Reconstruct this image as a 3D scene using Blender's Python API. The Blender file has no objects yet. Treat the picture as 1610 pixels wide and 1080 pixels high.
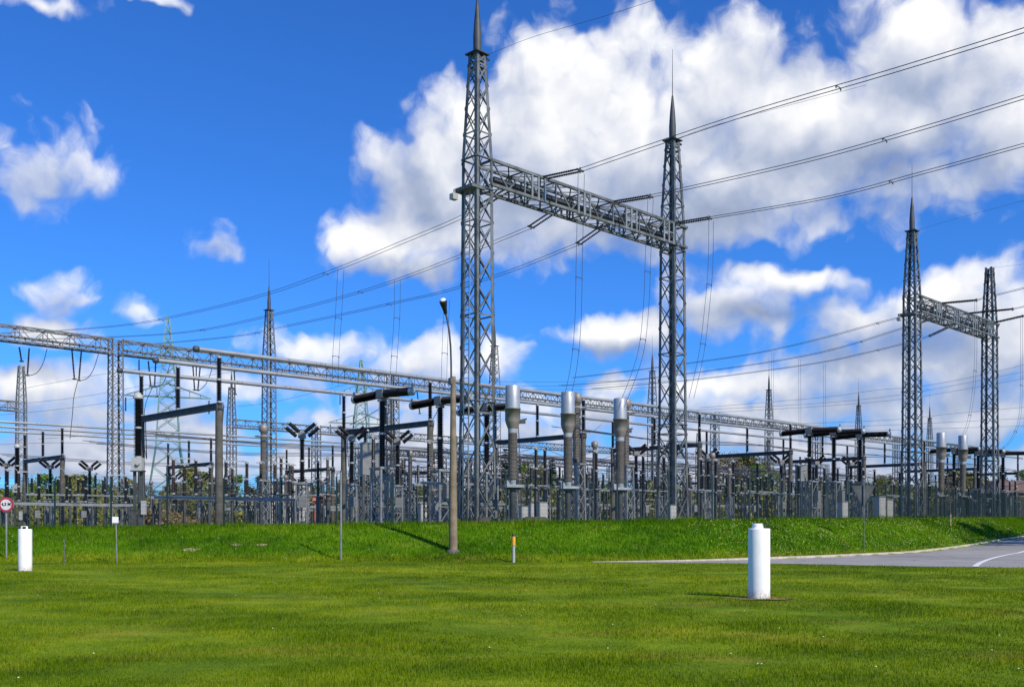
import bpy, math, random
import numpy as np
from mathutils import Vector, Matrix
random.seed(7)
RNG = np.random.default_rng(7)
SC = bpy.context.scene
COL = SC.collection
# ------------------------------------------------------------------ camera
CAMZ = 1.6
cam_d = bpy.data.cameras.new('camera')
cam = bpy.data.objects.new('camera', cam_d)
COL.objects.link(cam)
cam.location = (0, 0, CAMZ)
cam.rotation_euler = (math.radians(90), 0, 0)
cam_d.sensor_width = 36
cam_d.lens = 36 * 1600 / 1610
cam_d.shift_y = 287 / 1610
cam_d.clip_start = 0.1
cam_d.clip_end = 6000
SC.camera = cam
# ------------------------------------------------------------------ exposure
SC.view_settings.view_transform = 'Standard'
SC.view_settings.look = 'None'
SC.view_settings.exposure = 0.0
SC.view_settings.gamma = 1
SC.view_settings.use_curve_mapping = False
# ------------------------------------------------------------------ sun
SUN_AZ = math.atan2(0.66, -0.75)          # direction towards the sun, clockwise from +Y
SUN_EL = math.radians(41)
sun_dir = Vector((math.sin(SUN_AZ) * math.cos(SUN_EL), math.cos(SUN_AZ) * math.cos(SUN_EL), math.sin(SUN_EL)))
sl = bpy.data.lights.new('sun', 'SUN')
sl.energy = 4.9
sl.angle = math.radians(0.5)
sl.color = (1.0, 0.91, 0.77)
sun = bpy.data.objects.new('sun', sl)
COL.objects.link(sun)
sun.location = (30, -30, 60)
sun.rotation_euler = (-sun_dir).to_track_quat('-Z', 'Y').to_euler()
# ------------------------------------------------------------------ world
W = bpy.data.worlds.new("World")
SC.world = W
W.use_nodes = True
NT = W.node_tree
NT.nodes.clear()

class G:
    """tiny node-graph helper"""
    def __init__(s, nt): s.nt = nt
    def n(s, t, **kw):
        nd = s.nt.nodes.new(t)
        for k, v in kw.items():
            setattr(nd, k, v)
        return nd
    def put(s, sock, v):
        if isinstance(v, bpy.types.NodeSocket): s.nt.links.new(v, sock)
        elif v is not None: sock.default_value = v
    def m(s, op, a, b=None, c=None, clamp=False):
        nd = s.n('ShaderNodeMath', operation=op, use_clamp=clamp)
        for i, v in enumerate((a, b, c)):
            if v is not None: s.put(nd.inputs[i], v)
        return nd.outputs[0]
    def vm(s, op, a, b=None, out=0):
        nd = s.n('ShaderNodeVectorMath', operation=op)
        s.put(nd.inputs[0], a)
        if b is not None:
            s.put(nd.inputs['Scale' if op == 'SCALE' else 1], b)
        return nd.outputs[out]
    def noise(s, vec, scale, detail=4, rough=.55, out=0, dist=0, dim='3D'):
        nd = s.n('ShaderNodeTexNoise', noise_dimensions=dim)
        s.put(nd.inputs['Vector'], vec)
        nd.inputs['Scale'].default_value = scale
        nd.inputs['Detail'].default_value = detail
        nd.inputs['Roughness'].default_value = rough
        nd.inputs['Distortion'].default_value = dist
        return nd.outputs[out]
    def mix(s, f, a, b, blend='MIX'):
        nd = s.n('ShaderNodeMix', data_type='RGBA', blend_type=blend)
        s.put(nd.inputs[0], f); s.put(nd.inputs[6], a); s.put(nd.inputs[7], b)
        return nd.outputs[2]
    def ramp(s, f, stops, interp='LINEAR'):
        nd = s.n('ShaderNodeValToRGB')
        s.put(nd.inputs[0], f)
        cr = nd.color_ramp
        cr.interpolation = interp
        while len(cr.elements) < len(stops): cr.elements.new(.5)
        for e, (p, c) in zip(cr.elements, stops):
            e.position = p
            e.color = (c if len(c) == 4 else (*c, 1)) if not isinstance(c, (int, float)) else (c, c, c, 1)
        return nd.outputs[0]
    def sstep(s, v, a, b):
        nd = s.n('ShaderNodeMapRange', interpolation_type='SMOOTHSTEP')
        s.put(nd.inputs[0], v)
        nd.inputs[1].default_value = a; nd.inputs[2].default_value = b
        return nd.outputs[0]

def azel(px, py):
    a = (px - 805) / 1600
    az = math.atan(a)
    return az, math.atan((827 - py) / 1600 * math.cos(az))

# cumulus clouds, each (x, y, half width, half height, tilt in degrees, weight)
CLOUDS = [
 (905,165,150,95,0,1.15),(1010,235,190,105,0,1.2),(845,235,130,95,0,1.0),(1150,130,120,85,0,1.0),(1270,190,190,95,0,1.15),
 (1450,75,135,80,0,1.0),(1530,140,120,85,0,.9),(1400,190,160,80,0,1.0),(700,245,95,75,0,.85),(650,290,85,55,0,.75),
 (595,385,88,58,0,1.0),(650,420,95,42,0,.8),(850,350,160,60,0,.9),(1080,330,170,60,0,.9),(1440,275,130,38,-8,.6),(1300,350,80,26,0,.35),
 (1235,445,140,28,-6,.85),(1130,480,80,40,0,.75),(1190,490,70,30,0,.6),(955,527,105,34,0,1.0),(645,565,72,42,0,1.05),(790,555,40,30,0,.4),(700,580,50,40,0,.6),
 (1370,500,95,40,-14,.8),(1480,480,110,45,0,.9),(1560,530,110,70,0,.9),(1430,575,200,55,0,1.0),(1200,605,160,36,0,.9),(1090,600,100,30,0,.8),(1300,640,260,36,0,.7),
 (1180,280,210,75,0,1.0),(1560,200,95,85,0,.8),(1000,350,130,55,0,.8),(1060,75,60,45,0,.7),(690,285,115,80,0,1.2),(800,120,60,50,0,.5),(640,350,90,60,0,.9),(735,345,120,75,0,1.0),(760,210,80,90,0,1.0),(1110,90,70,60,0,.8),(880,90,70,45,0,.7),
 (66,255,74,46,0,.46),(30,265,50,34,0,.36),(345,380,30,26,-15,.34),(108,474,38,26,0,.36),(232,500,42,20,0,.36),(75,520,85,22,0,.95),
 (60,600,150,40,0,.8),(200,655,210,30,0,.7),(470,548,75,24,0,.7),(380,610,120,22,0,.4),(330,680,160,26,0,.8),
 (560,670,160,30,0,.8),(420,740,300,20,0,.7),(880,730,260,26,0,.8),(620,640,120,20,0,.5),(980,600,60,22,0,.6),(820,680,120,24,0,.7),(1120,690,120,30,0,.8),
 (60,600,220,40,0,.6),(140,705,260,30,0,.8),(500,725,260,30,0,.8),(950,650,260,34,0,.55),(1250,650,300,34,0,.8),(690,700,160,34,0,.8),(1480,620,200,60,0,.6),(1560,440,60,34,0,.5),
 (60,0,70,14,0,.5),(215,0,60,12,0,.5),(960,70,70,40,0,.38),(1005,30,50,30,0,.25),(200,735,420,26,0,.8),(620,690,260,22,0,.6),(760,745,420,30,0,.8),(1250,745,480,34,0,.9),(300,680,240,20,0,.6),(1250,700,220,30,0,.9),(1500,660,160,40,0,.9),
]
fg = bpy.data.node_groups.new('cloud_field', 'ShaderNodeTree')
fg.interface.new_socket('Vector', in_out='INPUT', socket_type='NodeSocketVector')
fg.interface.new_socket('Field', in_out='OUTPUT', socket_type='NodeSocketFloat')
g = G(fg)
gi = g.n('NodeGroupInput'); go = g.n('NodeGroupOutput')
v0 = gi.outputs[0]
wn = g.noise(v0, 14, 3, .6, out=1, dim='2D')
warp = g.vm('SCALE', g.vm('SUBTRACT', wn, (.5, .5, .5)), .045)
v1 = g.vm('ADD', v0, warp)
F = None
for (px, py, rx, ry, rot, w) in CLOUDS:
    az, el = azel(px, py)
    mp = g.n('ShaderNodeMapping', vector_type='TEXTURE')
    # the tiny term only makes each node wait for the one before (keeps the shader stack small)
    g.put(mp.inputs[0], v1 if F is None else g.vm('ADD', v1, g.vm('SCALE', (1e-7, 1e-7, 0), F)))
    mp.inputs['Location'].default_value = (az, el, 0)
    mp.inputs['Rotation'].default_value = (0, 0, math.radians(rot))
    mp.inputs['Scale'].default_value = (rx * 1.04 / 1600, ry * 1.04 / 1600, 1)
    ln = g.vm('LENGTH', mp.outputs[0], out=1)
    val = g.m('MULTIPLY_ADD', ln, -w, w)
    if F is None: F = val
    else:
        nd = g.n('ShaderNodeMath', operation='SMOOTH_MAX')
        g.put(nd.inputs[0], F); g.put(nd.inputs[1], val); nd.inputs[2].default_value = .25
        F = nd.outputs[0]
f1 = g.noise(v1, 17, 7, .60, dim='2D')
vo = g.n('ShaderNodeTexVoronoi', feature='SMOOTH_F1', normalize=True, voronoi_dimensions='2D')
g.put(vo.inputs['Vector'], g.vm('ADD', v1, (5.3, 2.1, 0)))
vo.inputs['Scale'].default_value = 15; vo.inputs['Detail'].default_value = 2; vo.inputs['Roughness'].default_value = .55; vo.inputs['Smoothness'].default_value = .35
puff = g.m('SUBTRACT', .36, vo.outputs['Distance'])
ff = g.m('ADD', g.m('MULTIPLY', g.m('SUBTRACT', f1, .5), .95), g.m('MULTIPLY', puff, 1.5))
g.put(go.inputs[0], g.m('ADD', F, ff))

g = G(NT)
tc = g.n('ShaderNodeTexCoord')
sx = g.n('ShaderNodeSeparateXYZ'); g.put(sx.inputs[0], tc.outputs['Generated'])
AZ = g.m('ARCTAN2', sx.outputs[0], sx.outputs[1])
EL = g.m('ARCSINE', sx.outputs[2])
cv = g.n('ShaderNodeCombineXYZ'); g.put(cv.inputs[0], AZ); g.put(cv.inputs[1], EL)
def field(vec):
    nd = g.n('ShaderNodeGroup'); nd.node_tree = fg
    g.put(nd.inputs[0], vec)
    return nd.outputs[0]
P = cv.outputs[0]
FA = field(P)
FB = field(g.vm('ADD', P, (.014, .030, 0)))
alpha = g.m('MULTIPLY', g.sstep(FA, -.04, .40), g.m('MULTIPLY_ADD', g.sstep(FA, .15, .75), .38, .62))
lit = g.m('ADD', g.m('MULTIPLY', g.m('SUBTRACT', FA, FB), .42), .70)
big = g.noise(g.vm('ADD', P, (3.1, 1.7, 0)), 7, 4, .55, dim='2D')
lit = g.m('ADD', lit, g.m('MULTIPLY', g.m('SUBTRACT', big, .5), .6))
Gd = None
for (px, py, rx, ry, w) in [(1050, 345, 260, 70, .58), (800, 330, 150, 80, .42), (650, 300, 110, 70, .35), (650, 445, 120, 34, .5), (1400, 260, 260, 80, .40), (1230, 110, 130, 60, .34), (1480, 130, 130, 90, .36), (1150, 230, 140, 70, .3),
                            (1150, 490, 130, 24, .5), (1260, 470, 120, 22, .35), (955, 552, 110, 20, .5), (1400, 540, 170, 50, .4), (70, 290, 90, 40, .4), (345, 390, 40, 24, .45), (110, 485, 60, 30, .4), (1330, 330, 200, 50, .35)]:
    az, el = azel(px, py)
    mp = g.n('ShaderNodeMapping', vector_type='TEXTURE')
    g.put(mp.inputs[0], P if Gd is None else g.vm('ADD', P, g.vm('SCALE', (1e-7, 1e-7, 0), Gd)))
    mp.inputs['Location'].default_value = (az, el, 0)
    mp.inputs['Scale'].default_value = (rx * 1.5 / 1600, ry * 1.5 / 1600, 1)
    e = g.m('MULTIPLY', g.sstep(g.vm('LENGTH', mp.outputs[0], out=1), 1.0, .0), w)
    Gd = e if Gd is None else g.m('MAXIMUM', Gd, e)
lit = g.m('SUBTRACT', lit, Gd)
lit = g.m('SUBTRACT', lit, g.m('MULTIPLY', g.m('SUBTRACT', .25, EL, clamp=True), 1.9), clamp=True)
ccol = g.ramp(lit, [(0, (3.0, 3.7, 5.4)), (.3, (4.4, 5.1, 6.8)), (.6, (7.0, 7.4, 8.5)), (.85, (9.6, 9.7, 10.0)), (1, (10.6, 10.6, 10.6))])
sky = g.n('ShaderNodeTexSky', sky_type='NISHITA', sun_disc=False)
sky.sun_elevation = SUN_EL
sky.sun_rotation = SUN_AZ
sky.air_density = 1.0
sky.dust_density = 0.3
sky.ozone_density = 3.0
skyc = g.mix(1.0, sky.outputs[0], (.30, .84, 1.70, 1), 'MULTIPLY')
out = g.mix(alpha, skyc, ccol)
bg = g.n('ShaderNodeBackground'); bg.inputs[1].default_value = 0.1
g.put(bg.inputs[0], out)
wo = g.n('ShaderNodeOutputWorld'); g.put(wo.inputs[0], bg.outputs[0])
W.cycles.sampling_method = 'MANUAL'
W.cycles.sample_map_resolution = 512
# ------------------------------------------------------------------ places
def PX(px, D): return (px - 805) / 1600 * D
def ZZ(py, D): return CAMZ + (827 - py) / 1600 * D
def W3(px, py, D): return Vector((PX(px, D), D, ZZ(py, D)))
UA = math.atan2(.702, .713)
U = Vector((.713, .702, 0)).normalized(); V = Vector((-U.y, U.x, 0))
ORG = Vector((-19, 66, 0))
def TS(t, s): return ORG + U * t + V * s
def to_ts(p):
    d = Vector((p[0], p[1], 0)) - ORG
    return d.dot(U), d.dot(V)
TOE = [(-400, 46), (-30, 45.6), (0, 45.4), (4.4, 45.4), (11.9, 48.3), (18.9, 55.6), (28.7, 66), (35.7, 76), (42.3, 85), (60, 108), (90, 145), (400, 400)]
_tx = np.array([a for a, b in TOE]); _ty = np.array([b for a, b in TOE])
def toe(x): return np.interp(x, _tx, _ty)
def toe_s(x):
    return sum(toe(x + d) for d in (-4, -2, 0, 2, 4)) / 5
def terrain_np(x, y):
    x = np.asarray(x, float); y = np.asarray(y, float)
    base = np.clip(y - 60, 0, 60) * .027 * (x > 0)
    t = np.clip((y - toe_s(x)) / 6.6, 0, 1)
    e = t * t * (3 - 2 * t) * .35 + t * .65
    plat = np.clip(1.75 + .0125 * x, 1.35, 2.35)
    und = .03 * np.sin(x * .31 + 1) * np.cos(y * .23) + .02 * np.sin(x * .9 + y * .7)
    und = und * np.clip((y - 6) / 10, 0, 1) * (1 - np.clip(x / 4, 0, 1) * np.clip((y - 35) / 3, 0, 1))
    far = np.clip((y - 420) / 400, 0, 1) * 6
    return base * (1 - e) + plat * e + und * (1 - e * .7) + far
def gz(x, y): return float(terrain_np(x, y))
def hit(px, py):
    """distance at which the line of sight through a point of the photograph meets the ground"""
    Ds = np.arange(8, 140, .05)
    z = terrain_np((px - 805) / 1600 * Ds, Ds); r = CAMZ + (827 - py) / 1600 * Ds
    k = np.nonzero(z >= r)[0]
    return float(Ds[k[0]]) if len(k) else 60.0
# ------------------------------------------------------------------ materials
def mat(name, col, rough=.6, metal=0, var=.15, scale=3.0, spec=.5, bump=0, bscale=20, coords='Object'):
    m = bpy.data.materials.new(name); m.use_nodes = True
    nt = m.node_tree; g = G(nt)
    b = nt.nodes['Principled BSDF']
    tcn = g.n('ShaderNodeTexCoord')
    vec = tcn.outputs[coords]
    n1 = g.noise(vec, scale, 5, .6)
    n1 = g.sstep(n1, .3, .7)
    lo = tuple(c * (1 - var) for c in col) + (1,)
    hi = tuple(min(1, c * (1 + var)) for c in col) + (1,)
    g.put(b.inputs['Base Color'], g.mix(n1, lo, hi))
    b.inputs['Roughness'].default_value = rough
    b.inputs['Metallic'].default_value = metal
    b.inputs['Specular IOR Level'].default_value = spec
    if bump:
        bn = g.n('ShaderNodeBump'); bn.inputs['Strength'].default_value = bump
        g.put(bn.inputs['Height'], g.noise(vec, bscale, 4))
        g.put(b.inputs['Normal'], bn.outputs[0])
    return m
M = {}
M['steel'] = mat('galvanised_steel', (.138, .145, .138), .55, .25, .45, 1.1)
M['steel_yard'] = mat('dull_yard_steel', (.065, .072, .069), .6, .2, .45, 1.1)
M['steel_row'] = mat('pale_gantry_steel', (.165, .17, .16), .55, .35, .25, 1.3)
M['steel_dark'] = mat('weathered_steel', (.055, .06, .062), .6, .15, .3, 1.5)
M['steel_light'] = mat('bright_galvanised_steel', (.25, .26, .25), .5, .3, .25, 1.5)
M['alu'] = mat('aluminium_tube', (.40, .41, .40), .42, .45, .12, .6)
M['silver'] = mat('brushed_aluminium_cap', (.46, .46, .45), .42, .5, .08, 2)
M['grey_head'] = mat('grey_cast_housing', (.24, .21, .175), .5, .15, .15, 2)
M['ins'] = mat('dark_glazed_porcelain', (.011, .009, .009), .3, 0, .4, 2, .3)
M['ins_red'] = mat('brown_glazed_porcelain', (.038, .015, .012), .3, 0, .3, 2)
M['ins_grey'] = mat('grey_brown_porcelain', (.125, .11, .088), .5, 0, .2, 2)
M['flange'] = mat('pale_metal_flange', (.36, .38, .38), .5, .2, .15, 4)
M['conc'] = mat('weathered_concrete', (.105, .098, .08), .9, 0, .3, 1.6, .3, .3, 14)
M['conc_warm'] = mat('old_concrete_pole', (.23, .175, .115), .9, 0, .25, 2.2, .3, .35, 10)
M['wire'] = mat('aluminium_conductor', (.055, .06, .07), .6, .2, .2, 2)
M['black'] = mat('black_rubber', (.012, .012, .013), .5, 0, .2, 2)
M['white'] = mat('white_paint', (.88, .86, .81), .5, 0, .04, 2.5, .4)
M['white_box'] = mat('pale_painted_box', (.40, .40, .36), .5, 0, .08, 2)
M['grey_box'] = mat('grey_painted_box', (.20, .205, .195), .55, .05, .15, 2)
M['green_fence'] = mat('green_coated_wire', (.012, .036, .035), .5, .1, .15, 3)
M['green_pylon'] = mat('green_painted_lattice', (.12, .235, .22), .6, .1, .2, 1)
M['red'] = mat('red_sign_paint', (.42, .035, .06), .5, 0, .1, 3)
M['sign_face'] = mat('white_sign_paint', (.72, .66, .68), .5, 0, .06, 3)
M['yellow'] = mat('yellow_reflective_sleeve', (.75, .36, .02), .5, 0, .08, 3)
M['glass'] = mat('lamp_glass', (.75, .78, .80), .2, 0, .05, 3)
M['brick'] = mat('red_brick_hut', (.42, .12, .06), .85, 0, .2, 2)
M['roof'] = mat('brown_metal_roof', (.13, .085, .06), .7, 0, .2, .5)
M['plaster'] = mat('pale_plaster', (.55, .54, .50), .85, 0, .1, .4)
M['bark'] = mat('grey_brown_bark', (.085, .07, .05), .95, 0, .3, 2.5, .2, .5, 8)
M['kerb'] = mat('pale_kerb_stone', (.50, .44, .32), .9, 0, .2, 1.2, .3, .3, 12)
M['line'] = mat('road_line_paint', (.70, .70, .68), .7, 0, .12, 3)
M['sand'] = mat('dry_sandy_soil', (.34, .29, .16), .95, 0, .4, 5, .2)
M['soil'] = mat('bare_reddish_soil', (.20, .115, .045), .95, 0, .4, 3, .2, .6, 25)
def pipe_paint():
    m = mat('white_pipe_paint', (.88, .86, .81), .5, 0, .04, 2.5, .4)
    nt = m.node_tree; g = G(nt); b = nt.nodes['Principled BSDF']
    src = b.inputs['Base Color'].links[0].from_socket
    oc = g.n('ShaderNodeTexCoord').outputs['Object']; sp = g.n('ShaderNodeSeparateXYZ'); g.put(sp.inputs[0], oc)
    low = g.m('MULTIPLY', g.sstep(sp.outputs[2], .26, .0), g.sstep(g.noise(oc, 9, 5, .7), .38, .62))
    run = g.m('MULTIPLY', g.sstep(g.noise(g.vm('MULTIPLY', oc, (14, 14, .7)), 1.6, 4, .6), .58, .75), .28)
    spot = g.sstep(g.noise(oc, 30, 3, .6), .68, .74)
    f = g.m('ADD', g.m('ADD', g.m('MULTIPLY', low, .75), run), g.m('MULTIPLY', spot, .25), clamp=True)
    g.put(b.inputs['Base Color'], g.mix(f, src, (.33, .27, .17, 1)))
    return m
M['pipe'] = pipe_paint()
# ------------------------------------------------------------------ mesh helpers
class MB:
    def __init__(s): s.v = []; s.f = []; s.sm = []; s.mi = []; s.cur = 0
    def add(s, vs, fs, smooth=False):
        o = len(s.v); s.v.extend([tuple(x) for x in vs])
        for f in fs:
            s.f.append([i + o for i in f]); s.sm.append(smooth); s.mi.append(s.cur)
    def box(s, c, d, rz=0.0, top=None):
        """box of centre c and size d; top = scale of the upper face"""
        hx, hy, hz = d[0] / 2, d[1] / 2, d[2] / 2
        tt = top or (1, 1)
        cs, sn = math.cos(rz), math.sin(rz)
        vs = []
        for z, (kx, ky) in ((-hz, (1, 1)), (hz, tt)):
            for x, y in ((-hx, -hy), (hx, -hy), (hx, hy), (-hx, hy)):
                x2, y2 = x * kx, y * ky
                vs.append((c[0] + x2 * cs - y2 * sn, c[1] + x2 * sn + y2 * cs, c[2] + z))
        s.add(vs, [(3, 2, 1, 0), (4, 5, 6, 7), (0, 1, 5, 4), (1, 2, 6, 5), (2, 3, 7, 6), (3, 0, 4, 7)])
    def bar(s, p, q, w, d=None, up=(0, 0, 1), caps=True):
        p = Vector(p); q = Vector(q); a = q - p
        if a.length < 1e-6: return
        a.normalize(); up = Vector(up)
        if abs(a.dot(up)) > .98: up = Vector((1, 0, 0))
        x = a.cross(up).normalized(); y = x.cross(a).normalized()
        d = d or w; x *= w / 2; y *= d / 2
        vs = [p - x - y, p + x - y, p + x + y, p - x + y, q - x - y, q + x - y, q + x + y, q - x + y]
        fs = [(0, 1, 5, 4), (1, 2, 6, 5), (2, 3, 7, 6), (3, 0, 4, 7)]
        if caps: fs += [(3, 2, 1, 0), (4, 5, 6, 7)]
        s.add(vs, fs)
    def angle(s, p, q, w, ox, oy, th=.02):
        """L-section leg from p to q, flanges reaching w along ox and oy"""
        ox = Vector(ox) * w; oy = Vector(oy) * w
        p = Vector(p); q = Vector(q)
        for o, n in ((ox, Vector(oy).normalized() * th), (oy, Vector(ox).normalized() * th)):
            s.add([p, p + o, p + o + n, p + n, q, q + o, q + o + n, q + n],
                  [(0, 1, 5, 4), (1, 2, 6, 5), (2, 3, 7, 6), (3, 0, 4, 7), (3, 2, 1, 0), (4, 5, 6, 7)])
    def tube(s, pts, r, n=6, caps=True, smooth=True):
        pts = [Vector(p) for p in pts]
        rs = r if isinstance(r, (list, tuple)) else [r] * len(pts)
        vs = []; fs = []; prev = None
        for i, p in enumerate(pts):
            a = (pts[min(i + 1, len(pts) - 1)] - pts[max(i - 1, 0)]).normalized()
            if prev is None:
                up = Vector((0, 0, 1)) if abs(a.z) < .95 else Vector((1, 0, 0))
                x = a.cross(up).normalized()
            else:
                x = (prev - a * prev.dot(a)).normalized()
            prev = x; y = a.cross(x)
            for k in range(n):
                t = 2 * math.pi * k / n
                vs.append(p + (x * math.cos(t) + y * math.sin(t)) * rs[i])
        for i in range(len(pts) - 1):
            for k in range(n):
                k2 = (k + 1) % n
                fs.append((i * n + k, i * n + k2, i * n + n + k2, i * n + n + k))
        s.add(vs, fs, smooth)
        if caps:
            o = len(pts) - 1
            s.add([vs[k] for k in range(n)], [tuple(range(n))[::-1]])
            s.add([vs[o * n + k] for k in range(n)], [tuple(range(n))])
    def lathe(s, prof, n=12, at=(0, 0, 0), axis=None, smooth=True, caps=True):
        """prof = [(r, z)...]; axis = direction of the z of the profile"""
        at = Vector(at)
        if axis is None: X, Y, Z = Vector((1, 0, 0)), Vector((0, 1, 0)), Vector((0, 0, 1))
        else:
            Z = Vector(axis).normalized()
            X = Z.cross(Vector((0, 0, 1)) if abs(Z.z) < .9 else Vector((1, 0, 0))).normalized(); Y = Z.cross(X)
        vs = []; fs = []
        for r, z in prof:
            for k in range(n):
                t = 2 * math.pi * k / n
                vs.append(at + X * (r * math.cos(t)) + Y * (r * math.sin(t)) + Z * z)
        for i in range(len(prof) - 1):
            for k in range(n):
                k2 = (k + 1) % n
                fs.append((i * n + k, i * n + k2, i * n + n + k2, i * n + n + k))
        s.add(vs, fs, smooth)
        if not caps: return
        if prof[0][0] > 1e-4: s.add(vs[:n], [tuple(range(n))[::-1]])
        if prof[-1][0] > 1e-4: s.add(vs[-n:], [tuple(range(n))])
    def sheds(s, h, r, z0=0, step=.09, core=.62, n=10, at=(0, 0, 0), axis=None):
        """ribbed insulator body"""
        k = max(2, int(h / step)); st = h / k
        prof = []
        for i in range(k):
            z = z0 + i * st
            prof += [(r * core, z), (r * core, z + st * .35), (r, z + st * .5), (r * .96, z + st * .62)]
        prof.append((r * core, z0 + h))
        s.lathe(prof, n, at, axis, smooth=False)
    def mesh(s, name, mats):
        me = bpy.data.meshes.new(name)
        me.from_pydata(s.v, [], s.f)
        me.polygons.foreach_set('use_smooth', s.sm)
        if not isinstance(mats, (list, tuple)): mats = [mats]
        for m in mats: me.materials.append(m)
        if len(mats) > 1: me.polygons.foreach_set('material_index', s.mi)
        me.update()
        return me
    def build(s, name, m, parent=None):
        o = bpy.data.objects.new(name, s.mesh(name, m)); COL.objects.link(o)
        if parent is not None: o.parent = parent
        return o
def tag(o, label=None, cat=None, group=None, kind=None):
    if label: o['label'] = label
    if cat: o['category'] = cat
    if group: o['group'] = group
    if kind: o['kind'] = kind
    return o
def thing(name, label, cat, loc=(0, 0, 0), rz=0.0, group=None):
    o = bpy.data.objects.new(name, None); COL.objects.link(o)
    o.empty_display_size = .3
    o.location = loc; o.rotation_euler = (0, 0, rz)
    return tag(o, label, cat, group)
def kids(o): return [c for c in o.children]
def dup(root, loc, rz=None, label=None, group=None, scale=None):
    r = root.copy(); COL.objects.link(r); r.location = loc
    if rz is not None: r.rotation_euler = (0, 0, rz)
    if scale is not None: r.scale = (scale,) * 3 if isinstance(scale, (int, float)) else scale
    if label: r['label'] = label
    if group: r['group'] = group
    for ch in kids(root):
        c = ch.copy(); COL.objects.link(c); c.parent = r
        for g2 in kids(ch):
            d = g2.copy(); COL.objects.link(d); d.parent = c
    return r
class Kind:
    """first placement builds the thing, the next ones copy it"""
    def __init__(s, maker): s.maker = maker; s.first = None
    def put(s, x, y, rz, label, group=None, scale=None, dz=0):
        z = gz(x, y) + dz
        if s.first is None:
            s.first = s.maker(label)
            s.first.location = (x, y, z); s.first.rotation_euler = (0, 0, rz)
            if scale is not None: s.first.scale = (scale,) * 3 if isinstance(scale, (int, float)) else scale
            if group: s.first['group'] = group
            return s.first
        return dup(s.first, (x, y, z), rz, label, group, scale if scale is not None else 1)
# ------------------------------------------------------------------ ground
def grid_obj(name, xs, ys, dz, m, keep=None):
    X, Y = np.meshgrid(xs, ys)
    Z = terrain_np(X, Y) + dz
    nx, ny = len(xs), len(ys)
    co = np.stack([X, Y, Z], -1).reshape(-1, 3)
    i = np.arange(nx * ny).reshape(ny, nx)
    f = np.stack([i[:-1, :-1], i[:-1, 1:], i[1:, 1:], i[1:, :-1]], -1).reshape(-1, 4)
    me = bpy.data.meshes.new(name)
    me.vertices.add(len(co)); me.vertices.foreach_set('co', co.ravel())
    me.loops.add(f.size); me.loops.foreach_set('vertex_index', f.ravel().astype(np.int32))
    me.polygons.add(len(f)); me.polygons.foreach_set('loop_start', np.arange(0, f.size, 4, dtype=np.int32))
    me.polygons.foreach_set('use_smooth', np.ones(len(f), bool))
    me.materials.append(m); me.update(); me.validate()
    o = bpy.data.objects.new(name, me); COL.objects.link(o)
    return o, co
def grass_material(name, blades=False):
    m = bpy.data.materials.new(name); m.use_nodes = True
    nt = m.node_tree; g = G(nt); b = nt.nodes['Principled BSDF']
    geo = g.n('ShaderNodeNewGeometry'); pos = geo.outputs['Position']
    big = g.noise(g.vm('MULTIPLY', pos, (.7, 1.1, 1)), .17, 4, .6)
    mid = g.noise(pos, .9, 4, .6)
    fine = g.noise(pos, 7, 4, .65)
    t = g.m('ADD', g.m('MULTIPLY', big, .5), g.m('ADD', g.m('MULTIPLY', mid, .34), g.m('MULTIPLY', fine, .16)))
    col = g.ramp(t, [(.36, (.052, .108, .003)), (.46, (.104, .176, .004)), (.54, (.168, .240, .006)), (.64, (.275, .305, .016))])
    dry = g.sstep(g.noise(g.vm('MULTIPLY', g.vm('ADD', pos, (13, 5, 0)), (.8, 1.7, 1)), .42, 5, .65), .52, .68)
    col = g.mix(g.m('MULTIPLY', dry, .30), col, (.30, .215, .045, 1))
    zz = g.n('ShaderNodeSeparateXYZ'); g.put(zz.inputs[0], pos)
    col = g.mix(g.sstep(zz.outputs[2], .12, .45), col, g.mix(1, col, (.52, .82, .5, 1), 'MULTIPLY'))
    if blades:
        at = g.n('ShaderNodeAttribute', attribute_name='rnd')
        r = at.outputs['Fac']
        col = g.mix(r, g.mix(1, col, (.66, .70, .65, 1), 'MULTIPLY'), g.mix(1, col, (1.6, 1.45, 1.15, 1), 'MULTIPLY'))
        yl = g.sstep(r, .93, .97)
        col = g.mix(g.m('MULTIPLY', yl, .6), col, (.27, .25, .10, 1))
        b.inputs['Roughness'].default_value = .9
        b.inputs['Specular IOR Level'].default_value = .02
        tr = g.n('ShaderNodeBsdfTranslucent'); g.put(tr.inputs[0], col)
        mx = g.n('ShaderNodeMixShader'); mx.inputs[0].default_value = .3
        g.put(b.inputs['Base Color'], col)
        nt.links.new(b.outputs[0], mx.inputs[1]); nt.links.new(tr.outputs[0], mx.inputs[2])
        nt.links.new(mx.outputs[0], nt.nodes['Material Output'].inputs[0])
    else:
        at = g.n('ShaderNodeAttribute', attribute_name='gravel')
        gv = g.ramp(g.noise(pos, 3, 6, .7), [(.3, (.10, .11, .09)), (.6, (.22, .22, .19))])
        edge = g.sstep(g.m('ADD', at.outputs['Fac'], g.m('MULTIPLY', g.m('SUBTRACT', fine, .5), .8)), .4, .6)
        g.put(b.inputs['Base Color'], g.mix(edge, col, gv))
        b.inputs['Roughness'].default_value = .95
        b.inputs['Specular IOR Level'].default_value = .1
        bn = g.n('ShaderNodeBump'); bn.inputs['Strength'].default_value = .6; bn.inputs['Distance'].default_value = .05
        g.put(bn.inputs['Height'], fine); g.put(b.inputs['Normal'], bn.outputs[0])
    return m
xs = np.concatenate([np.linspace(-900, -90, 40), np.arange(-88, 88, 1.6), np.linspace(90, 900, 40)])
ys = np.concatenate([np.linspace(-60, 38, 40), np.arange(39, 125, .8), np.linspace(127, 460, 90), np.linspace(480, 3000, 24)])
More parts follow.
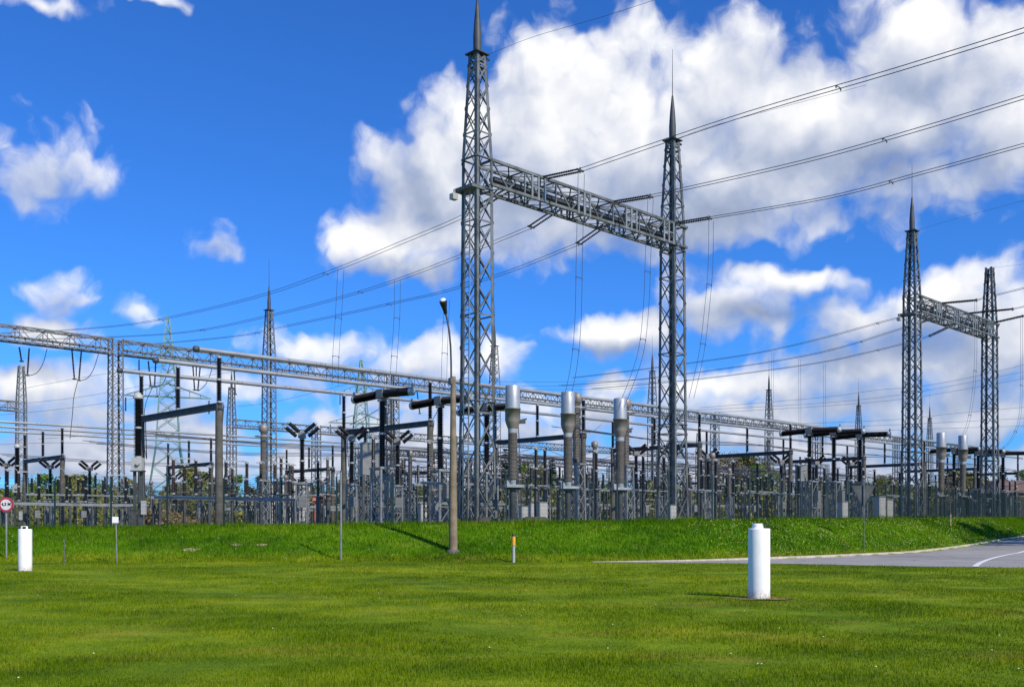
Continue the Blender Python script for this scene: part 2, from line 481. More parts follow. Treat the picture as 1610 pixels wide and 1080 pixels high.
ground, gco = grid_obj('ground', xs, ys, 0, grass_material('lawn_and_yard'))
tag(ground, 'green lawn rising in a low grassy bank to a gravel yard', kind='structure')
att = ground.data.attributes.new('gravel', 'FLOAT', 'POINT')
dv = gco[:, 1] - (toe_s(gco[:, 0]) + 7.4)
att.data.foreach_set('value', np.clip(dv / 1.6, 0, 1) * (gco[:, 1] < 330))
# road
NEAR = [(-6, 45.2), (4.4, 44.9), (11.9, 43.0), (15.1, 40.8), (19.5, 39), (28, 37.6), (34, 46), (46, 72.6), (60, 100), (85, 136)]
def road_near(x): return np.interp(x, [a for a, b in NEAR], [b for a, b in NEAR])
def strip(name, rows, m, dz, parent=None, label=None, kind='structure'):
    """sheet over the ground through rows of (x, y) points"""
    R = np.array(rows, float); nr, nc = R.shape[:2]
    Z = terrain_np(R[..., 0], R[..., 1]) + dz
    vs = np.concatenate([R, Z[..., None]], -1).reshape(-1, 3)
    mb = MB(); fs = [(i * nc + j, i * nc + j + 1, (i + 1) * nc + j + 1, (i + 1) * nc + j) for i in range(nr - 1) for j in range(nc - 1)]
    mb.add(vs, fs, True)
    o = mb.build(name, m)
    return tag(o, label, kind=kind)
def asphalt():
    m = bpy.data.materials.new('worn_asphalt'); m.use_nodes = True
    nt = m.node_tree; g = G(nt); b = nt.nodes['Principled BSDF']
    pos = g.n('ShaderNodeNewGeometry').outputs['Position']
    a = g.noise(pos, .35, 5, .6); c = g.noise(pos, 9, 4, .7)
    t = g.m('ADD', g.m('MULTIPLY', a, .7), g.m('MULTIPLY', c, .3))
    col = g.ramp(t, [(.35, (.24, .225, .205)), (.5, (.29, .275, .25)), (.65, (.35, .33, .29))])
    vd = g.n('ShaderNodeTexVoronoi', feature='DISTANCE_TO_EDGE'); vd.inputs['Scale'].default_value = .22
    g.put(vd.inputs['Vector'], g.vm('ADD', pos, g.vm('SCALE', g.noise(pos, .8, 4, .6, out=1), 1.6)))
    crack = g.m('MULTIPLY', g.sstep(vd.outputs['Distance'], .012, .003), g.sstep(g.noise(pos, .12, 2), .42, .55))
    patch = g.sstep(g.noise(g.vm('MULTIPLY', pos, (1, .5, 1)), .16, 2, .4), .57, .60)
    col = g.mix(g.m('MULTIPLY', patch, .25), col, (.12, .115, .11, 1))
    g.put(b.inputs['Base Color'], g.mix(g.m('MULTIPLY', crack, .7), col, (.06, .055, .05, 1)))
    b.inputs['Roughness'].default_value = .9
    bn = g.n('ShaderNodeBump'); bn.inputs['Strength'].default_value = .3
    g.put(bn.inputs['Height'], g.noise(pos, 40, 3)); g.put(b.inputs['Normal'], bn.outputs[0])
    return m
rx = np.concatenate([np.linspace(3.6, 46, 120), np.linspace(48, 85, 20)])
rows = []
for x in rx:
    a = road_near(x); c = float(toe_s(x)) - .35
    rows.append([(x, a + (c - a) * k / 24) for k in range(25)])
strip('road', rows, asphalt(), .012, label='grey asphalt road curving off to the right along the bank')
# kerb along the foot of the bank
kb = MB(); kp = []
for x in rx:
    y = float(toe_s(x)) - .2
    kp.append(Vector((x, y, gz(x, y) + .05)))
for a, b_ in zip(kp[:-1], kp[1:]):
    n = max(1, int((b_ - a).length / 1.0))
    for k in range(n):
        p = a.lerp(b_, k / n); q = a.lerp(b_, (k + .97) / n)
        lo = Vector((0, 0, -.09 * max(0, 1 - (p.x - 3.6) / 9))); kb.bar(p + lo, q + lo, .26, .13)
tag(kb.build('kerb', M['kerb']), 'pale kerb stones along the far edge of the road', kind='structure')
# painted line
lp = [(1532, 891.5), (1536, 889), (1543, 885), (1552, 881), (1564, 877.2), (1580, 873.4), (1600, 869.8), (1625, 866.5)]
pts = []
for px, py in lp:
    D = CAMZ * 1600 / (py - 827)
    for _ in range(8): D = (CAMZ - gz(PX(px, D), D)) * 1600 / (py - 827)
    pts.append(Vector((PX(px, D), D, 0)))
pc = np.polyfit([p.y for p in pts], [p.x for p in pts], 2)
den = [Vector((float(np.polyval(pc, y)), float(y), 0)) for y in np.linspace(pts[0].y, pts[-1].y, 50)]
rows = []
for i, p in enumerate(den):
    t = (den[min(i + 1, len(den) - 1)] - den[max(i - 1, 0)]).normalized(); n = Vector((-t.y, t.x, 0)) * .11
    rows.append([(p.x - n.x, p.y - n.y), (p.x + n.x, p.y + n.y)])
strip('road_marking', rows, M['line'], .03, label='curved white line painted on the road')
# grass blades ------------------------------------------------------
def blades(name, x, y, h, w, seed, label):
    r = np.random.default_rng(seed); n = len(x)
    z = terrain_np(x, y)
    ang = r.uniform(0, math.pi * 2, n); lean = r.uniform(0, .55, n) * h; la = r.uniform(0, math.pi * 2, n)
    co = np.empty((n, 3, 3))
    dx, dy = np.cos(ang) * w / 2, np.sin(ang) * w / 2
    co[:, 0] = np.stack([x - dx, y - dy, z - .005], -1)
    co[:, 1] = np.stack([x + dx, y + dy, z - .005], -1)
    co[:, 2] = np.stack([x + np.cos(la) * lean, y + np.sin(la) * lean, z + h], -1)
    me = bpy.data.meshes.new(name)
    me.vertices.add(n * 3); me.vertices.foreach_set('co', co.ravel())
    me.loops.add(n * 3); me.loops.foreach_set('vertex_index', np.arange(n * 3, dtype=np.int32))
    me.polygons.add(n); me.polygons.foreach_set('loop_start', np.arange(0, n * 3, 3, dtype=np.int32))
    a = me.attributes.new('rnd', 'FLOAT', 'POINT'); a.data.foreach_set('value', np.repeat(r.random(n), 3))
    me.materials.append(BLADE); me.update()
    o = bpy.data.objects.new(name, me); COL.objects.link(o)
    return tag(o, label, kind='stuff')
BLADE = grass_material('grass_blades', True)
POSTS = [(PX(1193.5, 22.3), 22.3), (PX(39.5, 37.1), 37.1)]
def off_road(x, y):
    on = (x > -5) & (y > road_near(x) - .05) & (y < toe_s(x) + .1)
    for (a, b_) in POSTS:
        d = np.hypot((x - a) / 1.15, (y - b_) / .8) + .25 * np.sin(x * 9) * np.cos(y * 7)
        on |= (d < .72) & (np.sin(x * 91.7 + y * 57.3) > -.25)
    return ~on
n = 420000
D = 8 * np.exp(RNG.random(n) * math.log(46.5 / 8)); X = RNG.uniform(-.62, .62, n) * D
D += RNG.uniform(-.3, .3, n)
k = off_road(X, D) & (D < toe_s(X) + .4); X, D = X[k], D[k]
clump = .75 + .35 * np.sin(X * 1.7 + np.sin(D * 1.3) * 2) * np.sin(D * 1.1 + X * .5)
blades('mown_grass', X, D, RNG.uniform(.028, .06, len(X)) * clump * (1 + D * .012), .0045 + D * .00042, 1, 'short mown grass with paler streaks across the lawn')
n = 150000
X = RNG.uniform(-40, 62, n); Y = toe_s(X) + RNG.uniform(-.2, 8.6, n)
k = np.abs(X) < .62 * Y
X, Y = X[k], Y[k]
blades('bank_grass', X, Y, RNG.uniform(.08, .20, len(X)), .022 + RNG.random(len(X)) * .02, 2, 'longer grass on the slope of the bank')
n = 16000
X = RNG.uniform(-36, 60, n); Y = toe_s(X) + RNG.uniform(5.6, 8.2, n)
k = (np.abs(X) < .62 * Y) & (np.sin(X * 2.1) + np.sin(X * .77 + 1) + RNG.uniform(-1, 1, n) > .2); X, Y = X[k], Y[k]
blades('crest_grass', X, Y, RNG.uniform(.15, .42, len(X)), .022 + RNG.random(len(X)) * .02, 5, 'uneven tall grass tufts along the top edge of the bank')
# small flowers
def dots(name, x, y, h, r, m, label):
    mb = MB()
    for a, b_, hh in zip(x, y, h):
        z = gz(a, b_) + hh
        mb.lathe([(.001, -r * .5), (r * .8, -r * .3), (r, 0), (r * .5, r * .35), (.001, r * .4)], 5, (a, b_, z))
    return tag(mb.build(name, m), label, kind='stuff')
M['dandelion'] = mat('yellow_petals', (.75, .62, .08), .7, 0, .15, 3)
M['daisy'] = mat('pale_petals', (.70, .72, .60), .7, 0, .1, 3)
X = RNG.uniform(9, 44, 2600); Y = toe_s(X) + RNG.uniform(.1, 6.5, 2600)
k = (RNG.random(2600) < .35 + .5 * (np.sin(X * .8) * np.cos(Y * 1.2) > 0)); X, Y = X[k], Y[k]
dots('dandelion', X[::2], Y[::2], RNG.uniform(.08, .2, len(X[::2])), .030, M['dandelion'], 'yellow dandelions scattered over the right part of the bank')
X2 = np.concatenate([X[1::2], RNG.uniform(-26, 8, 60)]); Y2 = np.concatenate([Y[1::2], toe_s(X2[-60:]) + RNG.uniform(.2, 6.5, 60)])
dots('seed_head', X2, Y2, RNG.uniform(.08, .2, len(X2)), .024, M['daisy'], 'pale flower heads scattered over the bank')
D = 10 * np.exp(RNG.random(46) * math.log(4.2)); X = RNG.uniform(-.5, .5, 46) * D; k = off_road(X, D)
dots('lawn_flower', X[k], D[k], RNG.uniform(.03, .055, k.sum()), .013, M['daisy'], 'tiny pale flowers in the mown lawn')
for i, (a, b_) in enumerate(POSTS):
    rr = [[(a + math.cos(t) * q * 1.05 * (1 + .12 * math.sin(3 * t + i)), b_ + math.sin(t) * q * .75 * (1 + .15 * math.sin(5 * t))) for q in (0.02, .25, .5, .72)] for t in np.linspace(0, 2 * math.pi, 33)]
    strip('soil_patch', rr, M['soil'], .006, label='patch of bare reddish soil round a white post')

for px, py, w_ in ((300, 865, .30), (372, 857, .20), (411, 857, .18)):
    D = hit(px, py)
    a, b_ = PX(px, D), D
    rr = [[(a + math.cos(t) * q * w_ * (1.3 + .3 * math.sin(3 * t)), b_ + math.sin(t) * q * w_ * .9 * (1 + .3 * math.sin(4 * t))) for q in (0.02, .5, 1)] for t in np.linspace(0, 2 * math.pi, 21)]
    strip('bare_patch', rr, M['sand'], .02, label='small pale bare patch in the grass of the bank')
# ------------------------------------------------------------------ lattice structures
def side_at(prof, z):
    return float(np.interp(z, [a for a, b in prof], [b for a, b in prof]))
def lattice(mb, prof, x0=0, y0=0, leg=.15, br=.06, ph=1.15, cross=True, detail=True, rings=(), br2=None):
    zs = [prof[0][0]]
    while zs[-1] < prof[-1][0] - .4:
        zs.append(min(prof[-1][0], zs[-1] + ph * max(.62, side_at(prof, zs[-1]) / prof[1][1])))
    zs[-1] = prof[-1][0]
    def corner(k, z):
        h = side_at(prof, z) / 2
        sx, sy = ((-1, -1), (1, -1), (1, 1), (-1, 1))[k]
        return Vector((x0 + sx * h, y0 + sy * h, z))
    for k in range(4):
        sx, sy = ((-1, -1), (1, -1), (1, 1), (-1, 1))[k]
        for (z1, _), (z2, _) in zip(prof[:-1], prof[1:]):
            if detail: mb.angle(corner(k, z1), corner(k, z2), leg, (-sx, 0, 0), (0, -sy, 0), .022)
            else: mb.bar(corner(k, z1), corner(k, z2), leg)
    for i, (z1, z2) in enumerate(zip(zs[:-1], zs[1:])):
        for k in range(4):
            k2 = (k + 1) % 4
            a, b_, c, d = corner(k, z1), corner(k2, z1), corner(k, z2), corner(k2, z2)
            out = ((a + b_) / 2 - Vector((x0, y0, z1))); out.z = 0; out = out.normalized()
            if cross:
                mb.bar(a + out * .02, d + out * .02, br, .012, out, False)
                mb.bar(b_ - out * .02, c - out * .02, br2 or br, .012, out, False)
            else:
                if i % 2: mb.bar(a, d, br, .03, out, False)
                else: mb.bar(b_, c, br, .03, out, False)
            if detail and i % 3 == 0: mb.bar(a, b_, br * .8, .012, out, False)
    for z in rings:
        h = side_at(prof, z) / 2
        for k in range(4):
            mb.bar(corner(k, z), corner((k + 1) % 4, z), .14, .05)
TOWER = [(0, 1.55), (6.5, 1.32), (19.5, 1.16), (25.0, .66)]
def tower_part(parent, x0, peak=True, name='lattice_column', detail=True):
    mb = MB()
    prof = TOWER if peak else TOWER[:2] + [(19.5, 1.16)]
    lattice(mb, prof, x0, 0, .19, .105, 1.75, True, detail, (6.5, 17.8, 19.4), .06)
    for z in (24.3,) if peak else ():
        mb.box((x0, 0, z), (.66, .66, .04))
    o = mb.build(name, M['steel'], parent)
    for sx in (-1, 1):
        for sy in (-1, 1):
            f = MB(); f.box((x0 + sx * .78, sy * .78, .08), (.55, .55, .5), 0, (.85, .85)); f.build('footing', M['conc'], parent)
    return o
def spire(parent, x0):
    mb = MB()
    mb.box((x0, 0, 25.03), (.95, .95, .06))
    mb.lathe([(.22, 0), (.225, .9), (.16, 1.9), (.055, 2.9), (.03, 2.93)], 12, (x0, 0, 25.06))
    mb.box((x0 + .45, -.2, 24.9), (.5, .1, .1))
    mb.build('peak_cone', M['steel_dark'], parent)
    mb = MB(); mb.tube([(x0, 0, 27.8), (x0, 0, 29.4), (x0, 0, 31)], [.03, .022, .012], 6)
    mb.build('lightning_rod', M['steel_dark'], parent)
def truss(mb, x1, x2, z1, z2, wy, leg=.13, br=.055, step=1.25, walk=True):
    ys = (-wy / 2, wy / 2)
    for y in ys:
        for z in (z1, z2): mb.bar((x1, y, z), (x2, y, z), leg, leg)
    n = max(2, round((x2 - x1) / step)); st = (x2 - x1) / n
    for i in range(n):
        a, b_ = x1 + i * st, x1 + (i + 1) * st
        za, zb = (z1, z2) if i % 2 else (z2, z1)
        for y in ys:
            mb.bar((a, y, za), (b_, y, zb), br, br, (0, 1, 0), False)
        for z in (z1, z2):
            ya, yb = (ys if i % 2 else ys[::-1])
            mb.bar((a, ya, z), (b_, yb, z), br, .04, (0, 0, 1), False)
            mb.bar((a, yb, z), (b_, ya, z), br, .04, (0, 0, 1), False)
        if i % 2 == 0:
            for y in ys: mb.bar((a, y, z1), (a, y, z2), br, br, (0, 1, 0), False)
            mb.bar((a, ys[0], z1), (a, ys[1], z1), br); mb.bar((a, ys[0], z2), (a, ys[1], z2), br)
    if walk: mb.box(((x1 + x2) / 2, 0, z1 + .45), (x2 - x1 - .6, .5, .16))
def portal(label, P1, span, spires, group=None, phases=()):
    z = gz(P1[0], P1[1]) - .02
    t = thing('portal_gantry', label, 'gantry', (P1[0], P1[1], z), UA, group)
    for i, x0 in enumerate((0, span)):
        tower_part(t, x0)
        if spires[i]: spire(t, x0)
    mb = MB()
    truss(mb, .45, span + .75, 18.08, 19.38, 1.25, .15, .07, 1.25, False)
    mb.build('crossbeam', M['steel'], t)
    for ph in phases:
        for y in (-.68, .68):
            mb = MB()
            for d in (-.5, 0, .5): mb.box((ph + d, y, 18.65), (.13, .06, 1.3))
            mb.box((ph, y, 18.7), (1.1, .05, .08)); mb.build('hanger_frame', M['steel_light'], t)
    mb = MB(); mb.box((span / 2 + .6, .15, 18.72), (span - 1.2, .42, .20)); mb.build('walkway', M['steel_dark'], t)
    # ladder on the outer face of the first column, bracket and floodlight
    mb = MB()
    for y in (-.2, .2): mb.bar((-.86, y, .3), (-.70, y, 17.6), .05)
    for i in range(58):
        zz = .5 + i * .3; xx = -.86 + .16 * zz / 17.6
        mb.bar((xx, -.2, zz), (xx, .2, zz), .03)
    mb.build('ladder', M['steel_light'], t)
    mb = MB(); mb.box((-.5, .1, 17.75), (.9, 1.5, .16)); mb.build('platform', M['steel'], t)
    mb = MB(); mb.box((-1.1, .65, 17.35), (.35, .3, .3)); mb.bar((-1.05, .65, 17.5), (-1.05, .65, 17.75), .05)
    mb.build('floodlight', M['white_box'], t)
    return t
PA = Vector((-1.85, 54.3, 0)); PB = Vector((34.75, 88.4, 0)); SPAN = 17.3
portal('tall lattice portal gantry in front, both its columns tipped with dark cones', PA, SPAN, (1, 1), phases=(4.0, 7.85, 12.2, 16))
portal('smaller looking lattice portal gantry at the right, only its left column tipped with a cone', PB, 17.6, (1, 0), phases=(4.0, 7.85, 12.2, 16))

def row_gantry(label, P0, step, n0, n1, spires, far=False, skip=(), nobeam=(), tall=()):
    """a long gantry: columns every step along U with trusses between them"""
    t = thing('row_gantry', label, 'gantry', (P0[0], P0[1], gz(P0[0], P0[1]) - .02), UA)
    protos = {}
    for k in range(n0, n1 + 1):
        x0 = k * step
        if k in skip: continue
        p = Vector(P0) + U * x0
        dz = gz(p.x, p.y) - gz(P0[0], P0[1])
        sp = k in spires
        key = ('col', sp or k in tall)
        if key not in protos:
            mb = MB()
            prof = TOWER if (sp or k in tall) else TOWER[:2] + [(19.5, 1.16)]
            lattice(mb, prof, 0, 0, .16, .07, 1.25, True, not far, (17.8,))
            protos[key] = mb.mesh('lattice_column', M['steel_row'])
        o = bpy.data.objects.new('lattice_column', protos[key]); COL.objects.link(o); o.parent = t; o.location = (x0, 0, dz)
        if sp:
            if 'pk' not in protos:
                mb = MB(); mb.box((0, 0, 25.03), (.95, .95, .06))
                mb.lathe([(.21, 0), (.20, .9), (.14, 1.9), (.055, 2.75), (.03, 2.78)], 8, (0, 0, 25.06))
                mb.tube([(0, 0, 27.8), (0, 0, 31)], [.03, .014], 5)
                protos['pk'] = mb.mesh('peak_cone', M['steel_dark'])
            o = bpy.data.objects.new('peak_cone', protos['pk']); COL.objects.link(o); o.parent = t; o.location = (x0, 0, dz)
        if k < n1 and k not in nobeam:
            if 'bm' not in protos:
                mb = MB(); truss(mb, .5, step - .5, 17.95, 19.35, 1.2, .15, .065, 1.35)
                protos['bm'] = mb.mesh('crossbeam', M['steel_row'])
            o = bpy.data.objects.new('crossbeam', protos['bm']); COL.objects.link(o); o.parent = t; o.location = (x0, 0, dz)
    return t
C0 = Vector((-40.7, 104.5, 0)); CSTEP = 17.9
row_gantry('long pale lattice gantry running from the left edge behind the large silver tubes', C0, CSTEP, -2, 12, (1, 3, 5, 7, 9, 11))
D0 = Vector((-75.7, 157, 0))
row_gantry('second long lattice gantry far behind, smaller, its first column left of the white post', D0, 17.9, -1, 14, (2, 4, 6, 8, 10, 12), far=True, skip=(1,), nobeam=(0, 1), tall=(0,))

# green transmission pylons far behind -------------------------------
def pylon(x, y, H, label, sc=1.0):
    t = thing('transmission_pylon', label, 'pylon', (x, y, gz(x, y)), 0.35)
    prof = [(0, 9.0), (H * .38, 4.4), (H * .62, 3.2), (H * .86, 1.6), (H, .35)]
    mb = MB(); lattice(mb, prof, 0, 0, .26, .14, 3.2, True, False)
    mb.build('lattice_body', M['green_pylon'], t)
    for zz, ln in ((.62, 8.0), (.80, 5.5)):
        mb = MB(); z = H * zz
        for s in (-1, 1):
            for y_ in (-.8, .8):
                mb.bar((0, y_, z), (s * ln, 0, z), .2); mb.bar((0, y_, z + 2.6), (s * ln, 0, z), .16)
            for q in (.25, .5, .75): mb.bar((s * ln * q, 0, z), (s * ln * q, 0, z + 2.6 * (1 - q)), .12)
        mb.build('crossarm', M['green_pylon'], t)
        for s in (-1, 1):
            m2 = MB(); m2.sheds(2.6, .16, -3.0, .25, .6, 6, (s * ln * .95, 0, z)); m2.build('insulator_string', M['ins'], t)
    return t
pylon(PX(264, 196), 196, 40.5, 'pale green lattice pylon far behind the beam, between the first two columns at left')
pylon(PX(568, 250), 250, 41, 'pale green lattice pylon far behind the dark T-shaped breaker')

# ------------------------------------------------------------------ overhead lines
def on_plane(P, px, py, dirv=V):
    """point of the vertical plane through P along dirv seen in column px"""
    a = (px - 805) / 1600
    s = (a * P.y - P.x) / (dirv.x - a * dirv.y)
    q = P + dirv * s
    return Vector((q.x, q.y, ZZ(py, q.y)))
def smooth_pts(pts, sub=6):
    pts = [Vector(p) for p in pts]
    if len(pts) < 3: return pts
    outp = []
    for i in range(len(pts) - 1):
        p0 = pts[max(i - 1, 0)]; p1 = pts[i]; p2 = pts[i + 1]; p3 = pts[min(i + 2, len(pts) - 1)]
        for k in range(sub):
            t = k / sub
            outp.append(.5 * ((2 * p1) + (-p0 + p2) * t + (2 * p0 - 5 * p1 + 4 * p2 - p3) * t * t + (-p0 + 3 * p1 - 3 * p2 + p3) * t ** 3))
    outp.append(pts[-1]); return outp
def conductor(label, pts, off=None, r=.017, spacers=(), name='twin_conductor', group=None, cat='power line', sm=True):
    pts = smooth_pts(pts) if sm else [Vector(p) for p in pts]
    if off is None:
        mb = MB(); mb.tube(pts, r, 4, False); return tag(mb.build(name, M['wire']), label, cat, group)
    t = thing(name, label, cat, pts[0], 0, group)
    o0 = pts[0]
    for sgn in (-.5, .5):
        mb = MB(); mb.tube([p - o0 + off * sgn for p in pts], r, 4, False); mb.build('wire', M['wire'], t)
    for f in spacers:
        i = min(len(pts) - 2, int(f * (len(pts) - 1))); p = pts[i] - o0
        mb = MB(); mb.bar(p - off * .55, p + off * .55, .03)
        for sgn in (-.5, .5): mb.box(p + off * sgn + Vector((0, 0, -.05)), (.05, .05, .12))
        mb.build('spacer', M['wire'], t)
    return t
def tension_string(label, a, b_, gap=.4, group=None, r=.068, name='insulator_string', mk='ins'):
    """double tension string from a to b"""
    t = thing(name, label, 'insulator', a, 0, group)
    d = b_ - a; L = d.length; ax = d.normalized(); side = ax.cross(Vector((0, 0, 1))).normalized()
    for sgn in (-.5, .5):
        mb = MB(); mb.sheds(L - .7, r, .35, .13, .5, 8, side * gap * sgn, ax)
        mb.tube([side * gap * sgn, side * gap * sgn + ax * .35], .05, 5)
        mb.tube([side * gap * sgn + ax * (L - .35), side * gap * sgn + ax * L], .05, 5)
        mb.build('string', M[mk], t)
    mb = MB(); mb.bar(side * -gap * .7, side * gap * .7, .08); mb.build('yoke', M['steel_dark'], t)
    mb = MB(); mb.bar(side * -gap * .7 + ax * L, side * gap * .7 + ax * L, .09)
    mb.bar(ax * L - Vector((0, 0, .15)), ax * L + Vector((0, 0, .15)), .08)
    mb.build('yoke', M['steel_dark'], t)
    return t
def along(P0, t): return P0 + U * t
nth = ['nearest', 'middle', 'farthest']
# tension strings and wires of the front portal
R_T = (4.6, 10.75, 16.9); R_E = ((912, 268), (1022, 309), (1115, 343)); R_FAR = (((1150, 187), (1400, 113), (1610, 48), (1800, -14)), ((1260, 255), (1450, 202), (1610, 153), (1820, 88)), ((1300, 311), (1450, 272), (1610, 228), (1860, 158)))
L_T = (3.5, 7.85, 12.2); L_E = ((756, 324), (835, 357), (910, 383))
L_FAR = (((718, 345), (640, 378), (530, 423), (420, 462), (300, 492), (205, 510), (90, 520), (0, 524)),
         ((720, 404), (625, 440), (535, 468), (425, 496), (295, 522), (150, 531), (60, 533)),
         ((800, 427), (700, 458), (625, 475), (540, 494), (430, 517), (375, 528), (250, 540), (170, 543)))
pos3 = ['upper', 'middle', 'lower']
CT_SPOT = {}
R_END = []; L_END = []
for i in range(3):
    A = along(PA, R_T[i]) - V * .7; A.z = gz(PA.x, PA.y) + 19.4
    E = on_plane(A, *R_E[i]); R_END.append(E)
    tension_string(f'dark double insulator string on the right side of the front portal beam, {nth[i]} of three', A, E)
    pts = [E] + [on_plane(A, *q) for q in R_FAR[i]]
    conductor(f'twin power line leaving the front portal beam to the upper right corner, {pos3[i]} of three', pts, U * .42, .02, (.45, .8))
    A = along(PA, L_T[i]) + V * .7; A.z = gz(PA.x, PA.y) + 19.0
    E = on_plane(A, *L_E[i]); L_END.append(E)
    tension_string(f'dark double insulator string on the left side of the front portal beam, {nth[i]} of three', A, E)
    pts = [E] + [on_plane(A, *q) for q in L_FAR[i]]
    conductor(f'twin power line from the front portal beam down to far left, {pos3[i]} of three', pts, U * .40, .018, (.4, .7))
# second portal at the right
R_E = ((1535, 472), (1592, 486), (1608, 497)); R_FAR = (((1570, 463), (1610, 453), (1680, 434)), ((1610, 482), (1680, 465)), ((1640, 492), (1700, 480)))
L_E = ((1455, 488), (1448, 507), (1462, 528)); L_FAR = (((1415, 499), (1380, 508), (1300, 530), (1215, 550), (1140, 563), (1000, 582), (900, 594)),
   ((1400, 522), (1330, 544), (1257, 561), (1150, 578), (1000, 597), (880, 606)), ((1418, 541), (1360, 555), (1295, 569), (1200, 583), (1080, 598), (930, 611)))
for i in range(3):
    A = along(PB, R_T[i] + .2) - V * .7; A.z = gz(PB.x, PB.y) + 19.4
    E = on_plane(A, *R_E[i])
    tension_string(f'dark double insulator string on the right side of the right-hand portal beam, {nth[i]} of three', A, E, r=.08)
    conductor(f'twin power line leaving the right-hand portal beam to the right, {pos3[i]} of three', [E] + [on_plane(A, *q) for q in R_FAR[i]], U * .4, .02)
    CT_SPOT[i] = E
    A = along(PB, L_T[i]) + V * .7; A.z = gz(PB.x, PB.y) + 19.0
    E = on_plane(A, *L_E[i])
    tension_string(f'dark double insulator string on the left side of the right-hand portal beam, {nth[i]} of three', A, E, r=.08)
    conductor(f'twin power line from the right-hand portal beam to the left, {pos3[i]} of three', [E] + [on_plane(A, *q) for q in L_FAR[i]], U * .45, .02, (.3,))
# droppers
def dropper(label, pts, off=.5, spacers=(.35, .7)):
    return conductor(label, pts, U * off, .013, spacers, 'dropper', None, 'cable')
def pxs(D0_, D1_, lst):
    n_ = len(lst) - 1
    return [W3(px, py, D0_ + (D1_ - D0_) * i / n_) for i, (px, py) in enumerate(lst)]
dropper('twin dropper wire hanging from the nearest string to the second silver-capped transformer', pxs(55.0, 54.9, [(914, 272), (911, 400), (909, 500), (903, 570), (893, 622)]))
dropper('twin dropper wire hanging from the middle string to the third silver-capped transformer', pxs(59.2, 58.4, [(1023, 312), (1019, 400), (1016, 480), (1006, 560), (977, 640)]))
dropper('twin dropper wire hanging right of the right column of the front portal', pxs(63.5, 63.0, [(1118, 347), (1117, 420), (1110, 500), (1102, 560), (1087, 626)]))
dropper('twin dropper wire hanging from the upper left power line to the tubes', pxs(69, 70, [(536, 423), (532, 500), (528, 560), (527, 606)]))
dropper('twin dropper wire hanging from the middle left power line over the first dark T-shaped breaker', pxs(70.5, 71, [(625, 441), (624, 500), (620, 560), (618, 590)]))
dropper('twin dropper wire hanging from the lower left power line beside the street lamp', pxs(72, 72, [(703, 470), (700, 530), (698, 600)]))
for i, (a, b_) in enumerate((((1215, 552), (1214, 700)), ((1257, 564), (1258, 700)), ((1296, 572), (1297, 700)))):
    dropper(f'thin twin dropper hanging from the right-hand portal lines in the middle distance, {["left","middle","right"][i]} of three', pxs(118 - i * 2, 118 - i * 2, [a, ((a[0] + b_[0]) / 2, (a[1] + b_[1]) / 2), b_]), .45, ())
dropper('curved twin dropper wire hanging left of the right column of the right-hand portal', pxs(94, 90, [(1534, 474), (1534, 560), (1530, 620), (1522, 665), (1512, 690)]))
dropper('curved twin dropper wire hanging at the right edge of the picture', pxs(98, 97, [(1606, 500), (1606, 580), (1604, 650), (1592, 688), (1575, 706)]))
# earth wires from the peaks
e0 = along(PA, .3) - V * .3; e0.z = gz(PA.x, PA.y) + 24.95
conductor('thin earth wire from the top of the near portal column to the upper right', [e0, on_plane(e0, 840, 58), on_plane(e0, 960, 23), on_plane(e0, 1120, -30)], None, .010, name='earth_wire', cat='cable')
for (px, py, P, d) in ((1062, 214, PA, 17.3), (1440, 361, PB, 0), (1566, 417, PB, 17.6)):
    e0 = along(P, d) - V * .3; e0.z = gz(P.x, P.y) + 24.95
    q0 = (px, py)
    conductor({1062: 'thin earth wire from the cone-tipped right column of the front portal', 1440: 'thin earth wire from the cone of the right-hand portal', 1566: 'thin earth wire from the bare top of the last column at right'}[px],
              [e0, on_plane(e0, px + 60, py - (16 if px < 1500 else 4)), on_plane(e0, px + 300, py - (80 if px < 1500 else 40))], None, .009, name='earth_wire', cat='cable')
# far single lines seen low in the sky
FARL = [((1100, 641), (1290, 625), (1380, 613), (1450, 607), (1550, 588), (1660, 560)), ((1090, 645), (1300, 633), (1450, 615), (1660, 574)), ((1090, 650), (1300, 638), (1450, 623), (1660, 586)),
        ((1200, 668), (1400, 660), (1500, 650), (1660, 636)), ((1220, 673), (1400, 668), (1660, 655)), ((1240, 680), (1400, 676), (1660, 668)),
        ((780, 600), (900, 600), (1040, 596)), ((820, 607), (930, 606), (1060, 598)), ((820, 612), (940, 612), (1060, 607)),
        ((-30, 640), (120, 625), (260, 600), (400, 580)), ((-30, 655), (120, 640), (300, 612)), ((40, 610), (150, 590), (260, 575)),
        ((60, 690), (250, 680), (420, 690)), ((350, 640), (430, 632), (560, 600)), ((-30, 700), (90, 696), (240, 700))]
for i, L in enumerate(FARL):
    Dd = 190
    conductor('thin far power line low against the clouds behind the switchyard', [W3(px, py, Dd) for px, py in L], None, .026, name='distant_line', group='far power lines low in the sky', cat='power line')
